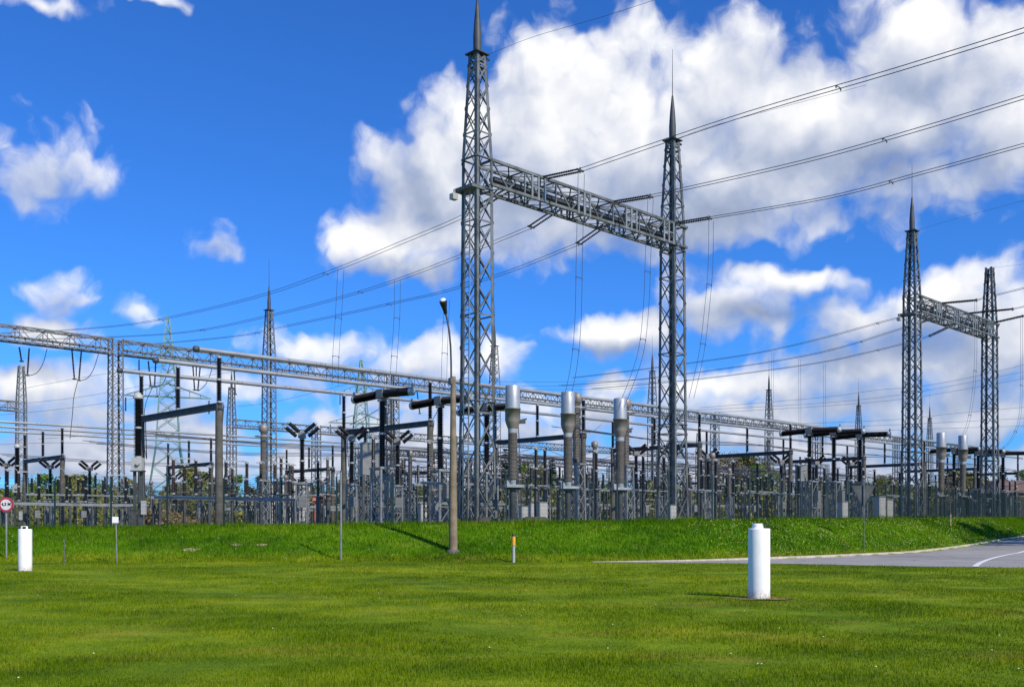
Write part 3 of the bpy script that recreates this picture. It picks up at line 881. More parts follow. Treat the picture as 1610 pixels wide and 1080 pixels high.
# ------------------------------------------------------------------ switchyard equipment
def P3(px, D): return PX(px, D), D
NTH = ['first', 'second', 'third', 'fourth', 'fifth', 'sixth', 'seventh', 'eighth', 'ninth', 'tenth', 'eleventh', 'twelfth', 'thirteenth']
def post_ins(t, x, y, z0, h, r=.17, mk='ins', parts=2, name='post_insulator', n=9, step=.11):
    mb = MB(); hh = h / parts
    for i in range(parts): mb.sheds(hh - .12, r * (1 - .06 * i), z0 + i * hh + .06, step, .62, n, (x, y, 0))
    o = mb.build(name, M[mk], t)
    fl = MB()
    fl.lathe([(r * .25, 0), (r * .25, h)], 5, (x, y, z0), caps=False)
    for i in range(parts + 1): fl.lathe([(r * .8, -.06), (r * .8, .06)], n, (x, y, z0 + i * hh))
    fl.build('flange', M['flange'], o)
    return o
# tubular bus supports: two concrete columns, a beam along V, three posts
BUSH = 11.25; ROWS = (0, 5.7, 11.4)
def mk_bus(label):
    t = thing('bus_support_frame', label, 'support frame')
    for y in (0, 11.4):
        mb = MB(); mb.lathe([(.27, -.2), (.23, 8.0)], 10, (0, y, 0)); mb.build('concrete_column', M['conc'], t)
    mb = MB(); mb.box((0, 5.7, 8.05), (.34, 12.0, .07)); mb.box((0, 5.7, 7.7), (.34, 12.0, .07)); mb.box((0, 5.7, 7.87), (.14, 11.9, .3))
    mb.build('beam', M['steel_dark'], t)
    for y in ROWS:
        post_ins(t, 0, y, 8.15, 2.9, .19, 'ins')
    mb = MB()
    for y in (0.35, 11.1): mb.bar((.26, y, 5.0), (.26, y - .5 if y < 5 else y + .2, 8.0), .05)
    mb.build('brace', M['steel_dark'], t)
    return t
K_BUS = Kind(mk_bus)
def frame_row(o, n0, n1, who, step=17.8):
    for k in range(n0, n1):
        p = o + U * (k * step)
        K_BUS.put(p.x, p.y, UA, f'{who}, {NTH[k - n0]} from the left', 'concrete frames carrying the tubular busbars')
E0 = TS(0, 0); F0 = Vector((-49.5, 112, 0))
frame_row(E0, 0, 9, 'concrete frame under the large silver tubes')
frame_row(F0, -2, 9, 'smaller looking concrete frame under the far tubes')
def busbar(o, n0, n1, j, label, r=.15, ext=1.6):
    A = o + U * (n0 * 17.8 - ext) + V * ROWS[j]; B = o + U * (n1 * 17.8 + 1) + V * ROWS[j]
    npt = 2 * (n1 - n0) + 2
    pts = []
    for i in range(npt + 1):
        p = A.lerp(B, i / npt); p.z = gz(p.x, p.y) + BUSH; pts.append(p)
    z0 = np.polyfit([i for i in range(len(pts))], [p.z for p in pts], 1)
    for i, p in enumerate(pts): p.z = z0[0] * i + z0[1]
    t = thing('tubular_busbar', label, 'busbar', A)
    t.location = pts[0]
    mb = MB(); mb.tube([p - pts[0] for p in pts], r, 10, True); mb.build('tube', M['alu'], t)
    mb = MB(); mb.lathe([(.1, -.2), (.19, -.14), (.21, 0), (.19, .14), (.15, .18)], 10, (0, 0, 0), U); mb.build('end_fitting', M['steel_dark'], t)
for j, w_ in enumerate(('nearest and uppermost', 'middle', 'farthest and lowest')):
    busbar(E0, 0, 9, j, f'long silver busbar tube across the yard, {w_} of the three large ones')
    busbar(F0, -3, 9, j, f'thin far silver busbar tube, {w_} of the three behind', .13)
# T-shaped breaker
def mk_tbreak(label):
    t = thing('t_shaped_breaker', label, 'circuit breaker')
    for s in (-1, 1):
        mb = MB(); mb.sheds(2.3, .25, .32, .10, .72, 10, (0, 0, 7.75), (0, s, -.04)); mb.build('breaking_chamber', M['ins'], t)
        mb = MB(); mb.lathe([(.20, 2.62), (.25, 2.66), (.25, 2.82), (.12, 2.9)], 10, (0, 0, 7.75), (0, s, -.04)); mb.bar((0, s * 2.78, 7.6), (0, s * 2.82, 8.1), .10)
        mb.build('terminal', M['flange'], t)
    mb = MB(); mb.box((0, 0, 7.75), (.5, .6, .5)); mb.lathe([(.3, 7.3), (.22, 7.55)], 10); mb.build('head', M['grey_head'], t)
    post_ins(t, 0, 0, 3.4, 4.0, .25, 'ins', 2, 'support_insulator', 10, .11)
    mb = MB()
    for sx in (-.45, .45):
        for sy in (-.45, .45): mb.bar((sx, sy, 0), (sx, sy, 3.3), .12)
    for k in range(3):
        z = k * 1.1
        for s in (-.45, .45):
            mb.bar((-.45, s, z), (.45, s, z + 1.1), .06); mb.bar((s, -.45, z), (s, .45, z + 1.1), .06); mb.bar((-.45, s, z + 1.1), (.45, s, z + 1.1), .07)
    mb.box((0, 0, 3.35), (1.1, 1.1, .1))
    mb.build('steel_stand', M['steel_light'], t)
    mb = MB(); mb.box((.0, -.72, 2.1), (.5, .4, .95)); mb.build('drive_cabinet', M['grey_box'], t)
    return t
K_T = Kind(mk_tbreak)
for i, (px, D) in enumerate(((601, 60), (692, 63.6), (765, 67.7))):
    x, y = P3(px, D)
    K_T.put(x, y, UA, ('T-shaped breaker with long dark horizontal insulators left of the street lamp', 'T-shaped breaker with dark horizontal insulators crossing behind the street lamp', 'T-shaped breaker with dark insulators half hidden by the front lattice column')[i], 'T-shaped circuit breakers')
for i, (px, D) in enumerate(((1273, 87.5), (1311, 89.5), (1352, 92.5))):
    x, y = P3(px, D)
    K_T.put(x, y, UA, f'T-shaped dark breaker left of the right-hand portal, {NTH[i]} from the left of three', 'T-shaped circuit breakers')
for i, (px, D) in enumerate(((1500, 113), (1538, 116), (1577, 119))):
    x, y = P3(px, D)
    K_T.put(x, y, UA, f'T-shaped breaker low behind the right-hand portal, {NTH[i]} from the left of three', 'T-shaped circuit breakers')
# V-shaped breaker
def mk_vbreak(label):
    t = thing('v_shaped_breaker', label, 'circuit breaker')
    for s in (-1, 1):
        ax = Vector((s * .76, 0, .65)).normalized(); nn = Vector((s * .65, 0, -.76))
        for y in (0, .40):
            mb = MB(); mb.sheds(1.0, .165, .26, .08, .8, 10, Vector((0, y * .4, 6.98)) + nn * y, ax)
            mb.build('breaking_chamber', M['ins'], t)
            mb = MB(); mb.lathe([(.12, 1.27), (.12, 1.38), (.06, 1.40)], 8, Vector((0, y * .4, 6.98)) + nn * y, ax); mb.build('terminal', M['flange'], t)
    mb = MB(); mb.box((0, 0, 6.9), (.5, .9, .4)); mb.build('head', M['grey_head'], t)
    post_ins(t, 0, 0, 3.3, 3.35, .23, 'ins', 2, 'support_insulator')
    mb = MB()
    for sx in (-.4, .4):
        for sy in (-.4, .4): mb.bar((sx, sy, 0), (sx, sy, 3.2), .11)
    for k in range(3):
        z = k * 1.05
        for s in (-.4, .4):
            mb.bar((-.4, s, z), (.4, s, z + 1.05), .055); mb.bar((s, .4, z), (s, -.4, z + 1.05), .055); mb.bar((-.4, s, z + 1.05), (.4, s, z + 1.05), .06)
    mb.box((0, 0, 3.25), (1, 1, .1)); mb.build('steel_stand', M['steel_light'], t)
    mb = MB(); mb.box((.1, -.62, 1.9), (.48, .36, .8)); mb.build('drive_cabinet', M['grey_box'], t)
    return t
K_V = Kind(mk_vbreak)
vs = [(475, 77, 'left of the pale thin pole in front of the tubes frame'), (553, 80, 'behind the second concrete tube frame'), (625, 83.5, 'directly behind the first T-shaped breaker'),
      (141, 118, 'standing alone left of the near lattice column at left'), (79, 114.5, 'between the white post and the lone V-shaped one'), (10, 111, 'above the round road sign'),
      (1113, 108, 'just right of the right column of the front portal'), (1055, 105, 'inside the right column of the front portal'), (1000, 101, 'right of the third silver-capped transformer'),
      (1228, 118, 'under the first of the three right T-shaped breakers'), (1283, 121, 'under the second of the three right T-shaped breakers'), (1338, 124, 'under the third of the three right T-shaped breakers')]
for px, D, w_ in vs:
    x, y = P3(px, D)
    K_V.put(x, y, UA - .7, f'dark V-shaped breaker {w_}', 'V-shaped circuit breakers')
# silver-capped current transformer
def mk_ct(label):
    t = thing('current_transformer', label, 'transformer')
    mb = MB(); mb.lathe([(.39, 6.03), (.385, 7.18), (.36, 7.24), (.01, 7.26)], 24); mb.build('silver_cap', M['silver'], t)
    mb = MB(); mb.lathe([(.26, 4.98), (.36, 5.25), (.40, 5.4), (.40, 5.98), (.43, 5.98), (.43, 6.05), (.39, 6.06)], 24); mb.build('head_housing', M['grey_head'], t)
    mb = MB(); mb.box((.5, -.1, 5.35), (.3, .22, .2)); mb.bar((.3, 0, 5.4), (.75, -.1, 5.5), .08); mb.build('terminal', M['steel_dark'], t)
    mb = MB(); mb.lathe([(.24, 4.75), (.25, 4.98)], 16); mb.build('neck_flange', M['flange'], t)
    mb = MB(); mb.sheds(2.45, .265, 2.3, .07, .88, 16); mb.build('insulator', M['ins_grey'], t)
    mb = MB(); mb.lathe([(.17, 2.0), (.2, 2.3)], 12); mb.box((0, 0, 1.95), (1.05, .8, .14)); mb.box((-.25, .1, 2.12), (.3, .3, .25)); mb.build('base_tank', M['flange'], t)
    mb = MB(); mb.lathe([(.17, -.1), (.16, 1.9)], 10, (0, 0, 0)); mb.box((0, 0, 1.82), (.8, .3, .12)); mb.build('support_column', M['steel_dark'], t)
    return t
K_CT = Kind(mk_ct)
cts = [(806, 53.6, 'tall grey insulator with a silver cap right of the near portal column'), (893, 56.4, 'tall grey insulator with a silver cap, middle of the front three, white box below'), (975, 59.6, 'tall grey insulator with a silver cap, third of the front three'),
       (1480, 85.5, 'silver-capped insulator standing behind the small young tree'), (1514, 88.5, 'silver-capped insulator right of the small young tree')]
CTS = []
for px, D, w_ in cts:
    x, y = P3(px, D)
    CTS.append(K_CT.put(x, y, UA - .5, w_, 'silver-capped current transformers'))
# tall voltage transformer with white shield, left
def mk_cvt(label):
    t = thing('voltage_transformer', label, 'transformer')
    mb = MB(); mb.lathe([(.34, 9.0), (.34, 9.12), (.22, 9.38), (.01, 9.42)], 14); mb.build('top_shield', M['white_box'], t)
    post_ins(t, 0, 0, 4.95, 4.05, .31, 'ins', 2, 'insulator', 12, .09)
    mb = MB(); mb.box((0, 0, 4.45), (.72, .72, .9)); mb.lathe([(.14, 0), (.14, .18)], 8, (.1, -.36, 4.5), (0, -1, 0)); mb.build('tank', M['white_box'], t)
    mb = MB()
    for s in (-.22, .22): mb.bar((s, 0, 0), (s, 0, 4.0), .13, .2)
    mb.box((0, 0, 3.98), (.9, .7, .08)); mb.build('steel_stand', M['steel_yard'], t)
    mb = MB(); mb.box((0, 0, .05), (1.1, 1.1, .3)); mb.build('footing', M['conc'], t)
    mb = MB(); mb.box((.42, -.1, 1.45), (.32, .3, .95)); mb.build('terminal_box', M['white_box'], t)
    return t
K_CVT = Kind(mk_cvt)
x, y = P3(217, 70.5)
K_CVT.put(x, y, UA - .7, 'tall dark two-stage insulator with a white hood, right of the near lattice column at left', 'tall voltage transformers')
for i, (px, D) in enumerate(((27, 104),)):
    x, y = P3(px, D)
    K_CVT.put(x, y, UA - .7, ('tall dark insulator with a white hood behind the round road sign', 'tall dark insulator with a white hood behind the middle silver-capped transformer', 'tall dark insulator with a white hood at the left end of the right T-shaped breakers')[i], 'tall voltage transformers', .92)
# disconnector table: long steel beam on legs with pairs of posts
def mk_disc(label):
    t = thing('disconnector', label, 'disconnector')
    for x0 in (.3, 4.2, 8.1, 11.7):
        mb = MB()
        for y in (-.5, .5): mb.bar((x0, y, 0), (x0, y, 2.15), .14)
        mb.bar((x0, -.5, .2), (x0, .5, 2.1), .06); mb.bar((x0, .5, .2), (x0, -.5, 2.1), .06)
        mb.build('leg', M['steel_yard'], t)
    mb = MB()
    for y in (-.5, .5): mb.box((6, y, 2.3), (12.2, .12, .24))
    for k in range(13): mb.bar((k, -.5, 2.42), (k, .5, 2.42), .08)
    mb.build('table_frame', M['steel_light'], t)
    mb = MB(); mb.tube([(0, .72, 2.75), (12, .72, 2.75)], .05, 6)
    for k in range(7): mb.bar((k * 2, .72, 2.3), (k * 2, .72, 2.75), .05)
    mb.build('drive_rod', M['steel_yard'], t)
    for i, x0 in enumerate((1.6, 3.4, 5.9, 7.7, 10.2, 11.6)):
        post_ins(t, x0, 0, 2.6, 2.55, .17, 'ins' if i else 'ins_red', 2, 'post_insulator', 8, .11)
    for x0 in (1.6, 5.9, 10.2):
        mb = MB(); x1 = x0 + (1.8 if x0 < 10 else 1.4)
        mb.bar((x0, 0, 5.25), (x1, 0, 5.25), .09); mb.tube([(x0, 0, 5.2), (x0 - .5, 0, 5.7), (x0 - .8, -.3, 5.5)], .03, 5)
        mb.build('contact_arm', M['flange'], t)
    return t
K_D = Kind(mk_disc)
def near_px(x, y): return x / y * 1600 + 805
x, y = P3(240, 74.5)
K_D.put(x, y, UA, 'long steel table of upright dark insulators under the first concrete tube frame', 'disconnectors on long steel tables')
x, y = P3(0, 92)
K_D.put(x, y, UA, 'long steel table of dark insulators behind the left white post', 'disconnectors on long steel tables')
# post insulator on steel pole
def mk_post(label):
    t = thing('post_insulator', label, 'insulator')
    mb = MB(); mb.box((0, 0, 1.3), (.22, .22, 2.6)); mb.box((0, 0, 2.65), (.5, .5, .08)); mb.box((0, 0, .05), (.6, .6, .3)); mb.build('steel_pole', M['steel_yard'], t)
    post_ins(t, 0, 0, 2.7, 3.0, .17, 'ins', 2, 'insulator', 8, .12)
    mb = MB(); mb.tube([(-.4, 0, 5.72), (0, 0, 5.85), (.4, 0, 5.72)], .05, 5); mb.build('clamp', M['flange'], t)
    return t
K_P = Kind(mk_post)
# lattice-supported medium transformer / arrester, grey
def mk_arr(label):
    t = thing('surge_arrester', label, 'arrester')
    mb = MB()
    prof = [(0, .62), (2.8, .5)]
    lattice(mb, prof, 0, 0, .07, .04, .6, True, False); mb.box((0, 0, 2.84), (.66, .66, .08)); mb.build('lattice_stand', M['steel_light'], t)
    mb = MB(); mb.sheds(2.9, .19, 2.9, .075, .85, 10); mb.build('insulator', M['ins_grey'], t)
    mb = MB(); mb.lathe([(.2, 5.8), (.27, 5.9), (.27, 6.2), (.12, 6.3)], 10); mb.build('cap', M['grey_head'], t)
    mb = MB()
    pts = [(math.cos(a) * .5, math.sin(a) * .5, 5.55) for a in np.linspace(0, 2 * math.pi, 17)]
    mb.tube(pts, .03, 5, False); mb.bar((-.5, 0, 5.55), (0, 0, 5.9), .03); mb.bar((.5, 0, 5.55), (0, 0, 5.9), .03); mb.build('grading_ring', M['alu'], t)
    return t
K_A = Kind(mk_arr)
# boxes
def mk_cab(label):
    t = thing('control_cabinet', label, 'cabinet')
    mb = MB(); mb.box((0, 0, .78), (.62, .5, 1.3)); mb.build('housing', M['white_box'], t)
    mb = MB(); mb.box((0, 0, 1.46), (.70, .58, .06)); mb.build('lid', M['grey_box'], t)
    mb = MB(); mb.box((.0, -.262, .78), (.5, .02, 1.15)); mb.box((.2, -.28, .8), (.04, .03, .15)); mb.build('door', M['white_box'], t)
    mb = MB(); mb.box((0, 0, .06), (.56, .45, .14)); mb.build('base', M['conc'], t)
    return t
K_CAB = Kind(mk_cab)
for px, D, s, w_ in ((823, 60, .7, 'pale control cabinet right of the first silver-capped transformer'), (852, 60, .85, 'pale control cabinet left of the middle silver-capped transformer'), (838, 62, .85, 'grey-white cabinet between two paler ones, front row'),
                  (1383, 86, 1.35, 'large pale cabinet left of the right-hand portal'), (1395, 88, 1.2, 'smaller pale cabinet beside the large one near the right-hand portal'), (1056, 62, .7, 'small pale cabinet at the foot of the far portal column'),
                  (1325, 80, 1.0, 'pale cabinet below the third right T-shaped breaker'), (666, 70, 1, 'pale cabinet behind the street lamp pole to its left')):
    x, y = P3(px, D); K_CAB.put(x, y, .5, w_, 'pale control cabinets in the switchyard', s)
# raised grey tank on a frame
def mk_tank(label):
    t = thing('raised_equipment_tank', label, 'tank')
    mb = MB(); mb.box((0, 0, 4.4), (1.1, .9, 2.1)); mb.box((0, 0, 5.48), (1.2, 1.0, .06)); mb.build('tank', M['grey_box'], t)
    mb = MB()
    for k in range(6): mb.box((.62, -.35 + k * .14, 4.4), (.14, .04, 1.7))
    mb.build('cooling_fin', M['grey_box'], t)
    mb = MB()
    for sx in (-.5, .5):
        for sy in (-.4, .4): mb.bar((sx, sy, 0), (sx, sy, 3.3), .11)
    for k in range(3):
        z = k * 1.1
        for s in (-.4, .4): mb.bar((-.5, s, z), (.5, s, z + 1.1), .05); mb.bar((.5, s, z), (-.5, s, z + 1.1), .05)
    mb.build('steel_stand', M['steel_yard'], t)
    mb = MB(); mb.sheds(.8, .12, 5.5, .09, .6, 8, (-.3, 0, 0)); mb.build('bushing', M['ins'], t)
    return t
K_TK = Kind(mk_tank)
for px, D, w_ in ((581, 68, 'grey box tank on a steel stand left of the first T-shaped breaker pillar'), (1262, 100, 'grey box tank on a steel stand under the first right T-shaped breaker')):
    x, y = P3(px, D); K_TK.put(x, y, .35, w_, 'grey tanks on steel stands')
# small lattice support with horizontal beam (low steel gantries)
def mk_low(label):
    t = thing('low_steel_frame', label, 'steel frame')
    for x0 in (0, 5.5):
        mb = MB()
        for y in (-.25, .25): mb.bar((x0, y, 0), (x0, y, 3.2), .1)
        for k in range(4): mb.bar((x0, -.25, k * .8), (x0, .25, k * .8 + .8), .045); mb.bar((x0, .25, k * .8), (x0, -.25, k * .8 + .8), .045)
        mb.build('lattice_leg', M['steel_yard'], t)
    mb = MB(); mb.box((2.75, 0, 3.3), (6.2, .6, .16)); mb.build('beam', M['steel_light'], t)
    for x0 in (.3, 2.75, 5.2): post_ins(t, x0, 0, 3.4, 1.5, .15, 'ins', 1, 'insulator', 8, .12)
    mb = MB(); mb.box((.6, -.5, 1.4), (.5, .35, .7)); mb.build('junction_box', M['grey_box'], t)
    return t
K_L = Kind(mk_low)
# fill the bays of the yard
def visible(x, y, m=25):
    px = near_px(x, y)
    return -m < px < 1610 + m and y > float(toe_s(x)) + 9.5 and px > 500 - max(0, (y - 95)) * 6
LAND = [(560, 'left of the street lamp'), (720, 'around the street lamp'), (800, 'behind the near portal column'), (1030, 'behind the silver-capped transformers'), (1110, 'behind the far portal column'), (1240, 'right of the far portal column'), (1400, 'under the right T-shaped breakers'), (1640, 'around the right-hand portal')]
def zone(x, y):
    px = near_px(x, y)
    if px < 330: return 'behind the left white post'
    for lim, w_ in LAND:
        if px < lim: return w_
    return 'at the right edge'
def depth_word(y): return 'near' if y < 85 else 'middle distance' if y < 125 else 'far'
GN = {'P': 'single post insulators on steel poles', 'A': 'grey surge arresters on lattice stands', 'D': 'disconnectors on long steel tables', 'L': 'low steel frames with short insulators', 'V': 'V-shaped circuit breakers'}
KS = {'P': K_P, 'A': K_A, 'D': K_D, 'L': K_L, 'V': K_V}
TXT = {'P': 'dark post insulator on a steel pole', 'A': 'grey arrester on a lattice stand', 'D': 'steel table of dark insulators', 'L': 'low steel frame with short insulators', 'V': 'dark V-shaped breaker'}
fill = []
rr = random.Random(3)
for b in range(-2, 9):
    t0 = 4 + b * 24.6
    for s, kd, n_, sc in ((-18, 'P', 4, .78), (-16, 'L', 2, .72), (-9, 'P', 4, .95), (-5, 'L', 2, .85), (3, 'A', 3, .9), (8, 'P', 4, 1.0), (11, 'A', 2, .8), (24, 'P', 4, 1.0), (15, 'D', 1, .95), (19, 'A', 3, 1), (27, 'L', 2, 1), (31, 'P', 4, 1.1), (36, 'D', 2, 1),
                      (48, 'P', 4, 1), (51, 'D', 2, 1), (60, 'A', 3, 1.1), (64, 'P', 4, 1.1), (54, 'L', 2, 1), (92, 'P', 4, 1.15), (99, 'L', 2, 1.1), (40, 'A', 3, .95), (45, 'P', 4, .9), (66, 'P', 4, 1.05), (83, 'A', 3, 1.1), (-13, 'A', 2, .7), (69, 'L', 2, 1), (74, 'V', 3, 1), (80, 'P', 4, 1), (86, 'D', 2, 1)):
        for i in range(n_):
            st = {1: 0, 2: 12.6 if kd == 'D' else 8.5, 3: 4.35, 4: 5.4}[n_]
            p = TS(t0 + i * st + rr.uniform(-.3, .3) + (1.2 if kd in 'PA' else 0), s + rr.uniform(-.4, .4))
            if visible(p.x, p.y) and p.y < 165: fill.append((kd, p.x, p.y, sc))
cnt = {}
for kd, x, y, sc in fill:
    if abs(x - PX(217, 70)) < 1.5 and abs(y - 70) < 2: continue
    lab = f'{TXT[kd]} {zone(x, y)}, {depth_word(y)}'
    KS[kd].put(x, y, UA + (-.7 if kd == 'V' else 0), lab, GN[kd], sc)
# left side extra posts
for px, D in ((30, 108), (60, 106), (110, 110), (133, 104), (150, 107), (12, 100), (-8, 104), (95, 120), (165, 112), (290, 92), (330, 95), (410, 90), (442, 84), (365, 97), (460, 94), (500, 90), (515, 86)):
    x, y = P3(px, D); K_P.put(x, y, UA, f'dark post insulator on a steel pole {"among the columns at far left" if px < 200 else "between the tube frames at left"}, {depth_word(y)}', GN['P'], 1.0)
for px, D in ((118, 100), (45, 98), (432, 100), (500, 104), (70, 124)):
    x, y = P3(px, D); K_L.put(x, y, UA, f'low steel frame with short insulators {"behind the left white post" if px < 200 else "right of the tall cone-tipped column"}, {depth_word(y)}', GN['L'], 1.0)
for px, D in ((1120, 97), (935, 82)):
    x, y = P3(px, D); K_A.put(x, y, UA, f'grey arrester on a lattice stand {zone(x, y) if px > 500 else "in front of the tall cone-tipped column"}, {depth_word(y)}', GN['A'], 1.05)
# low lattice gantries of the inner rows
def mk_gan(label):
    t = thing('low_lattice_gantry', label, 'gantry')
    for x0 in (0, 12.3):
        mb = MB(); lattice(mb, [(0, .85), (8.2, .62)], x0, 0, .09, .05, 1.0, True, False); mb.build('lattice_column', M['steel_yard'], t)
    mb = MB(); truss(mb, -.3, 12.6, 8.2, 8.85, .6, .085, .045, .9, False); mb.build('crossbeam', M['steel_yard'], t)
    for x0 in (2, 6.15, 10.3):
        m2 = MB(); m2.sheds(1.5, .12, 6.5, .12, .5, 7, (x0, 0, 0)); m2.tube([(x0, 0, 8.0), (x0, 0, 8.2)], .03, 4); m2.build('insulator_string', M['ins'], t)
    return t
K_G = Kind(mk_gan)
gn_ = 0
for s, sc in ((23.5, .9), (33, 1.0), (57, 1.0), (70, 1.0), (90, 1.1)):
    for b in range(0, 13):
        p = TS(-30 + b * 18.4 + s * .3, s)
        if visible(p.x, p.y, 60) and near_px(p.x, p.y) > 560 and p.y < 175:
            K_G.put(p.x, p.y, UA, f'low lattice gantry {zone(p.x, p.y)}, {depth_word(p.y)}', 'low lattice gantries of the inner rows', sc)
for s, n0, n1 in ((-14, 1, 12), (6, 2, 13), (22, 0, 13), (34, 0, 13), (58, 0, 13)):
    for q in (0, 1, 2):
        a = TS(n0 * 14 + 6, s + q * 1.6); c = TS(n1 * 14, s + q * 1.6)
        pts = []
        for i in range(13):
            p = a.lerp(c, i / 12); p.z = gz(p.x, p.y) + 6.4 + q * .25 - .35 * math.sin(i * math.pi / 2) ** 2 + (s > 20) * 1.5; pts.append(p)
        conductor('thin flexible busbar wire stretched along the inner rows of the yard', pts, None, .028, name='busbar_wire', group='thin busbar wires along the inner rows', cat='cable')
# jumpers: thin sagging conductors between neighbouring rows
jr = random.Random(11); jn = 0
pf = [f for f in fill if f[0] in 'PAV']
for (kd, x, y, sc) in pf:
    if jn >= 190: break
    best = None
    for (k2, x2, y2, s2) in pf:
        t1, s1 = to_ts((x, y)); t2, q2 = to_ts((x2, y2))
        if 3 < q2 - s1 < 20 and abs(t2 - t1) < 1.6 and (best is None or q2 < best[0]): best = (q2, x2, y2, s2, k2)
    if best:
        hA = {'P': 5.8, 'A': 6.2, 'V': 7.9}
        a = Vector((x, y, gz(x, y) + hA[kd] * sc)); c = Vector((best[1], best[2], gz(best[1], best[2]) + hA[best[4]] * best[3]))
        m_ = (a + c) / 2; m_.z -= (c - a).length * .10
        conductor(f'thin sagging jumper wire between the insulators {zone(x, y)}, {depth_word(y)}', [a, m_, c], None, .016, name='jumper_wire', group='sagging jumper wires between insulators', cat='cable')
        jn += 1
# droppers of the front three: leads from transformers to breakers
for i, (cx, cD, bx, bD) in enumerate(((806, 53.6, 765, 67.7), (893, 56.4, 905, 82), (975, 59.6, 1000, 78))):
    a = W3(cx + 8, 655 + i * 14, cD); c = W3(bx + 40, 662 + i * 6, bD); m_ = (a + c) / 2; m_.z -= .5
    conductor(f'thin lead running back from silver-capped transformer number {i + 1} of the front three'.replace('number 1', 'nearest').replace('number 2', 'middle').replace('number 3', 'farthest'), [a, m_, c], None, .02, name='jumper_wire', cat='cable')
for px, D, w_ in ((906, 63, 'grey-brown insulator column close behind the middle silver-capped transformer'), (984, 66, 'grey-brown insulator column close behind the third silver-capped transformer'), (414, 93, 'grey-brown insulator column in front of the tall cone-tipped column')):
    x, y = P3(px, D); K_A.put(x, y, UA, w_, 'grey surge arresters on lattice stands', 1.28 if px < 1000 and px > 500 else 1.5)
# V strings and loops below the long gantry at left
for i, (a, b_) in enumerate((((30, 544), (34, 568)), ((46, 546), (43, 590)), ((113, 549), (117, 596)), ((128, 551), (124, 598)), ((233, 566), (237, 607)), ((245, 567), (243, 607)), ((303, 572), (306, 613)), ((315, 574), (311, 613)), ((368, 580), (370, 620)), ((622, 600), (624, 640)), ((655, 610), (660, 650)))):
    D_ = {0: 98.5, 1: 99.5}.get(i, 98 + (a[0] / 24.0))
    A, B = W3(*a, D_), W3(*b_, D_)
    t = thing('suspension_insulator', 'dark slanted insulator string hanging below the long gantry at left', 'insulator', A, 0, 'insulator strings below the long gantry')
    t['label'] = f'dark insulator string hanging below the long gantry, {NTH[i]} from the left'
    d = (B - A); mb = MB(); mb.sheds(d.length - .2, .11, .1, .14, .5, 6, (0, 0, 0), d.normalized()); mb.build('string', M['ins'], t)
    mb = MB(); mb.box(d, (.3, .3, .12)); mb.build('clamp', M['steel_dark'], t)
for i, L in enumerate((((43, 591), (58, 586), (68, 570), (74, 548)), ((124, 599), (138, 594), (148, 578), (156, 552)), ((122, 600), (116, 625), (114, 650), (110, 690)), ((243, 609), (255, 604), (262, 590), (268, 570)), ((311, 615), (322, 606), (330, 590), (334, 576)),
                      ((240, 608), (228, 640), (226, 690), (230, 720)), ((700, 600), (690, 640), (680, 660)), ((550, 668), (600, 640), (640, 600)))):
    conductor(f'curved hanging loop of wire below the long gantry, {NTH[i]} from the left' if i not in (6, 7) else ['slack wire beside the second T-shaped breaker', 'slack wire slanting behind the first T-shaped breaker'][i - 6],
              [W3(px, py, 101) for px, py in L], None, .035, name='hanging_loop', cat='cable')
# ------------------------------------------------------------------ things on the lawn and the bank
def white_post(x, y, label, slot):
    t = thing('white_marker_pipe', label, 'post', (x, y, gz(x, y)))
    r = .236
    mb = MB(); mb.lathe([(r * 1.01, -.1), (r, .1), (r, 1.50), (r * .97, 1.525), (.12, 1.53)], 40); mb.build('pipe', M['pipe'], t)
    mb = MB(); mb.lathe([(.12, 1.52), (.12, 1.605), (.114, 1.632), (.0, 1.635)], 28, (-.03, 0, 0)); mb.build('cap', M['pipe'], t)
    mb = MB()
    if slot: mb.box((.035, -.14, 1.575), (.10, .05, .085))
    else:
        pts = [(.125, -.10, 1.53), (.17, -.10, 1.58), (.165, -.10, 1.63), (.10, -.10, 1.645), (.06, -.1, 1.63)]
        mb.tube(pts, .014, 6)
        mb.box((.135, -.10, 1.55), (.05, .05, .05))
    mb.build('lock_ring', M['black'], t)
    return t
white_post(*POSTS[0], 'large white pipe post on the lawn at right, ring on its cap', False)
white_post(*POSTS[1], 'smaller white pipe post at the left below the round sign, dark slot in its cap', True)
# street lamp
D = 47.3; x = PX(712.5, D); z = gz(x, D)
t = thing('street_lamp', 'concrete street lamp with a curved arm on the bank, left of the front portal', 'street lamp', (x, D, z))
mb = MB(); mb.lathe([(.22, -.3), (.205, 0), (.15, 5), (.115, ZZ(592, D) - z)], 14); mb.build('pole', M['conc_warm'], t)
mb = MB(); mb.lathe([(.34, -.2), (.32, .05), (.24, .09)], 16); mb.build('collar', M['conc'], t)
arm = [W3(px, py, D) - Vector((x, D, z)) for px, py in ((709.5, 600), (709.3, 570), (708.5, 545), (706.5, 522), (703.5, 504), (700.5, 492))]
mb = MB(); mb.tube(arm, .045, 7); mb.lathe([(.14, -.25), (.14, .05), (.06, .1)], 10, arm[0] + Vector((0, 0, .1))); mb.build('arm', M['steel_dark'], t)
hd = arm[-1]; ax = Vector((-.16, -.55, .8)).normalized()
mb = MB(); mb.lathe([(.05, -.1), (.085, 0), (.11, .22), (.165, .45), (.18, .56), (.15, .63)], 14, hd, ax); mb.build('head', M['black'], t)
mb = MB(); mb.lathe([(.155, .60), (.145, .66), (.09, .71), (.0, .73)], 14, hd, ax); mb.build('lens', M['glass'], t)
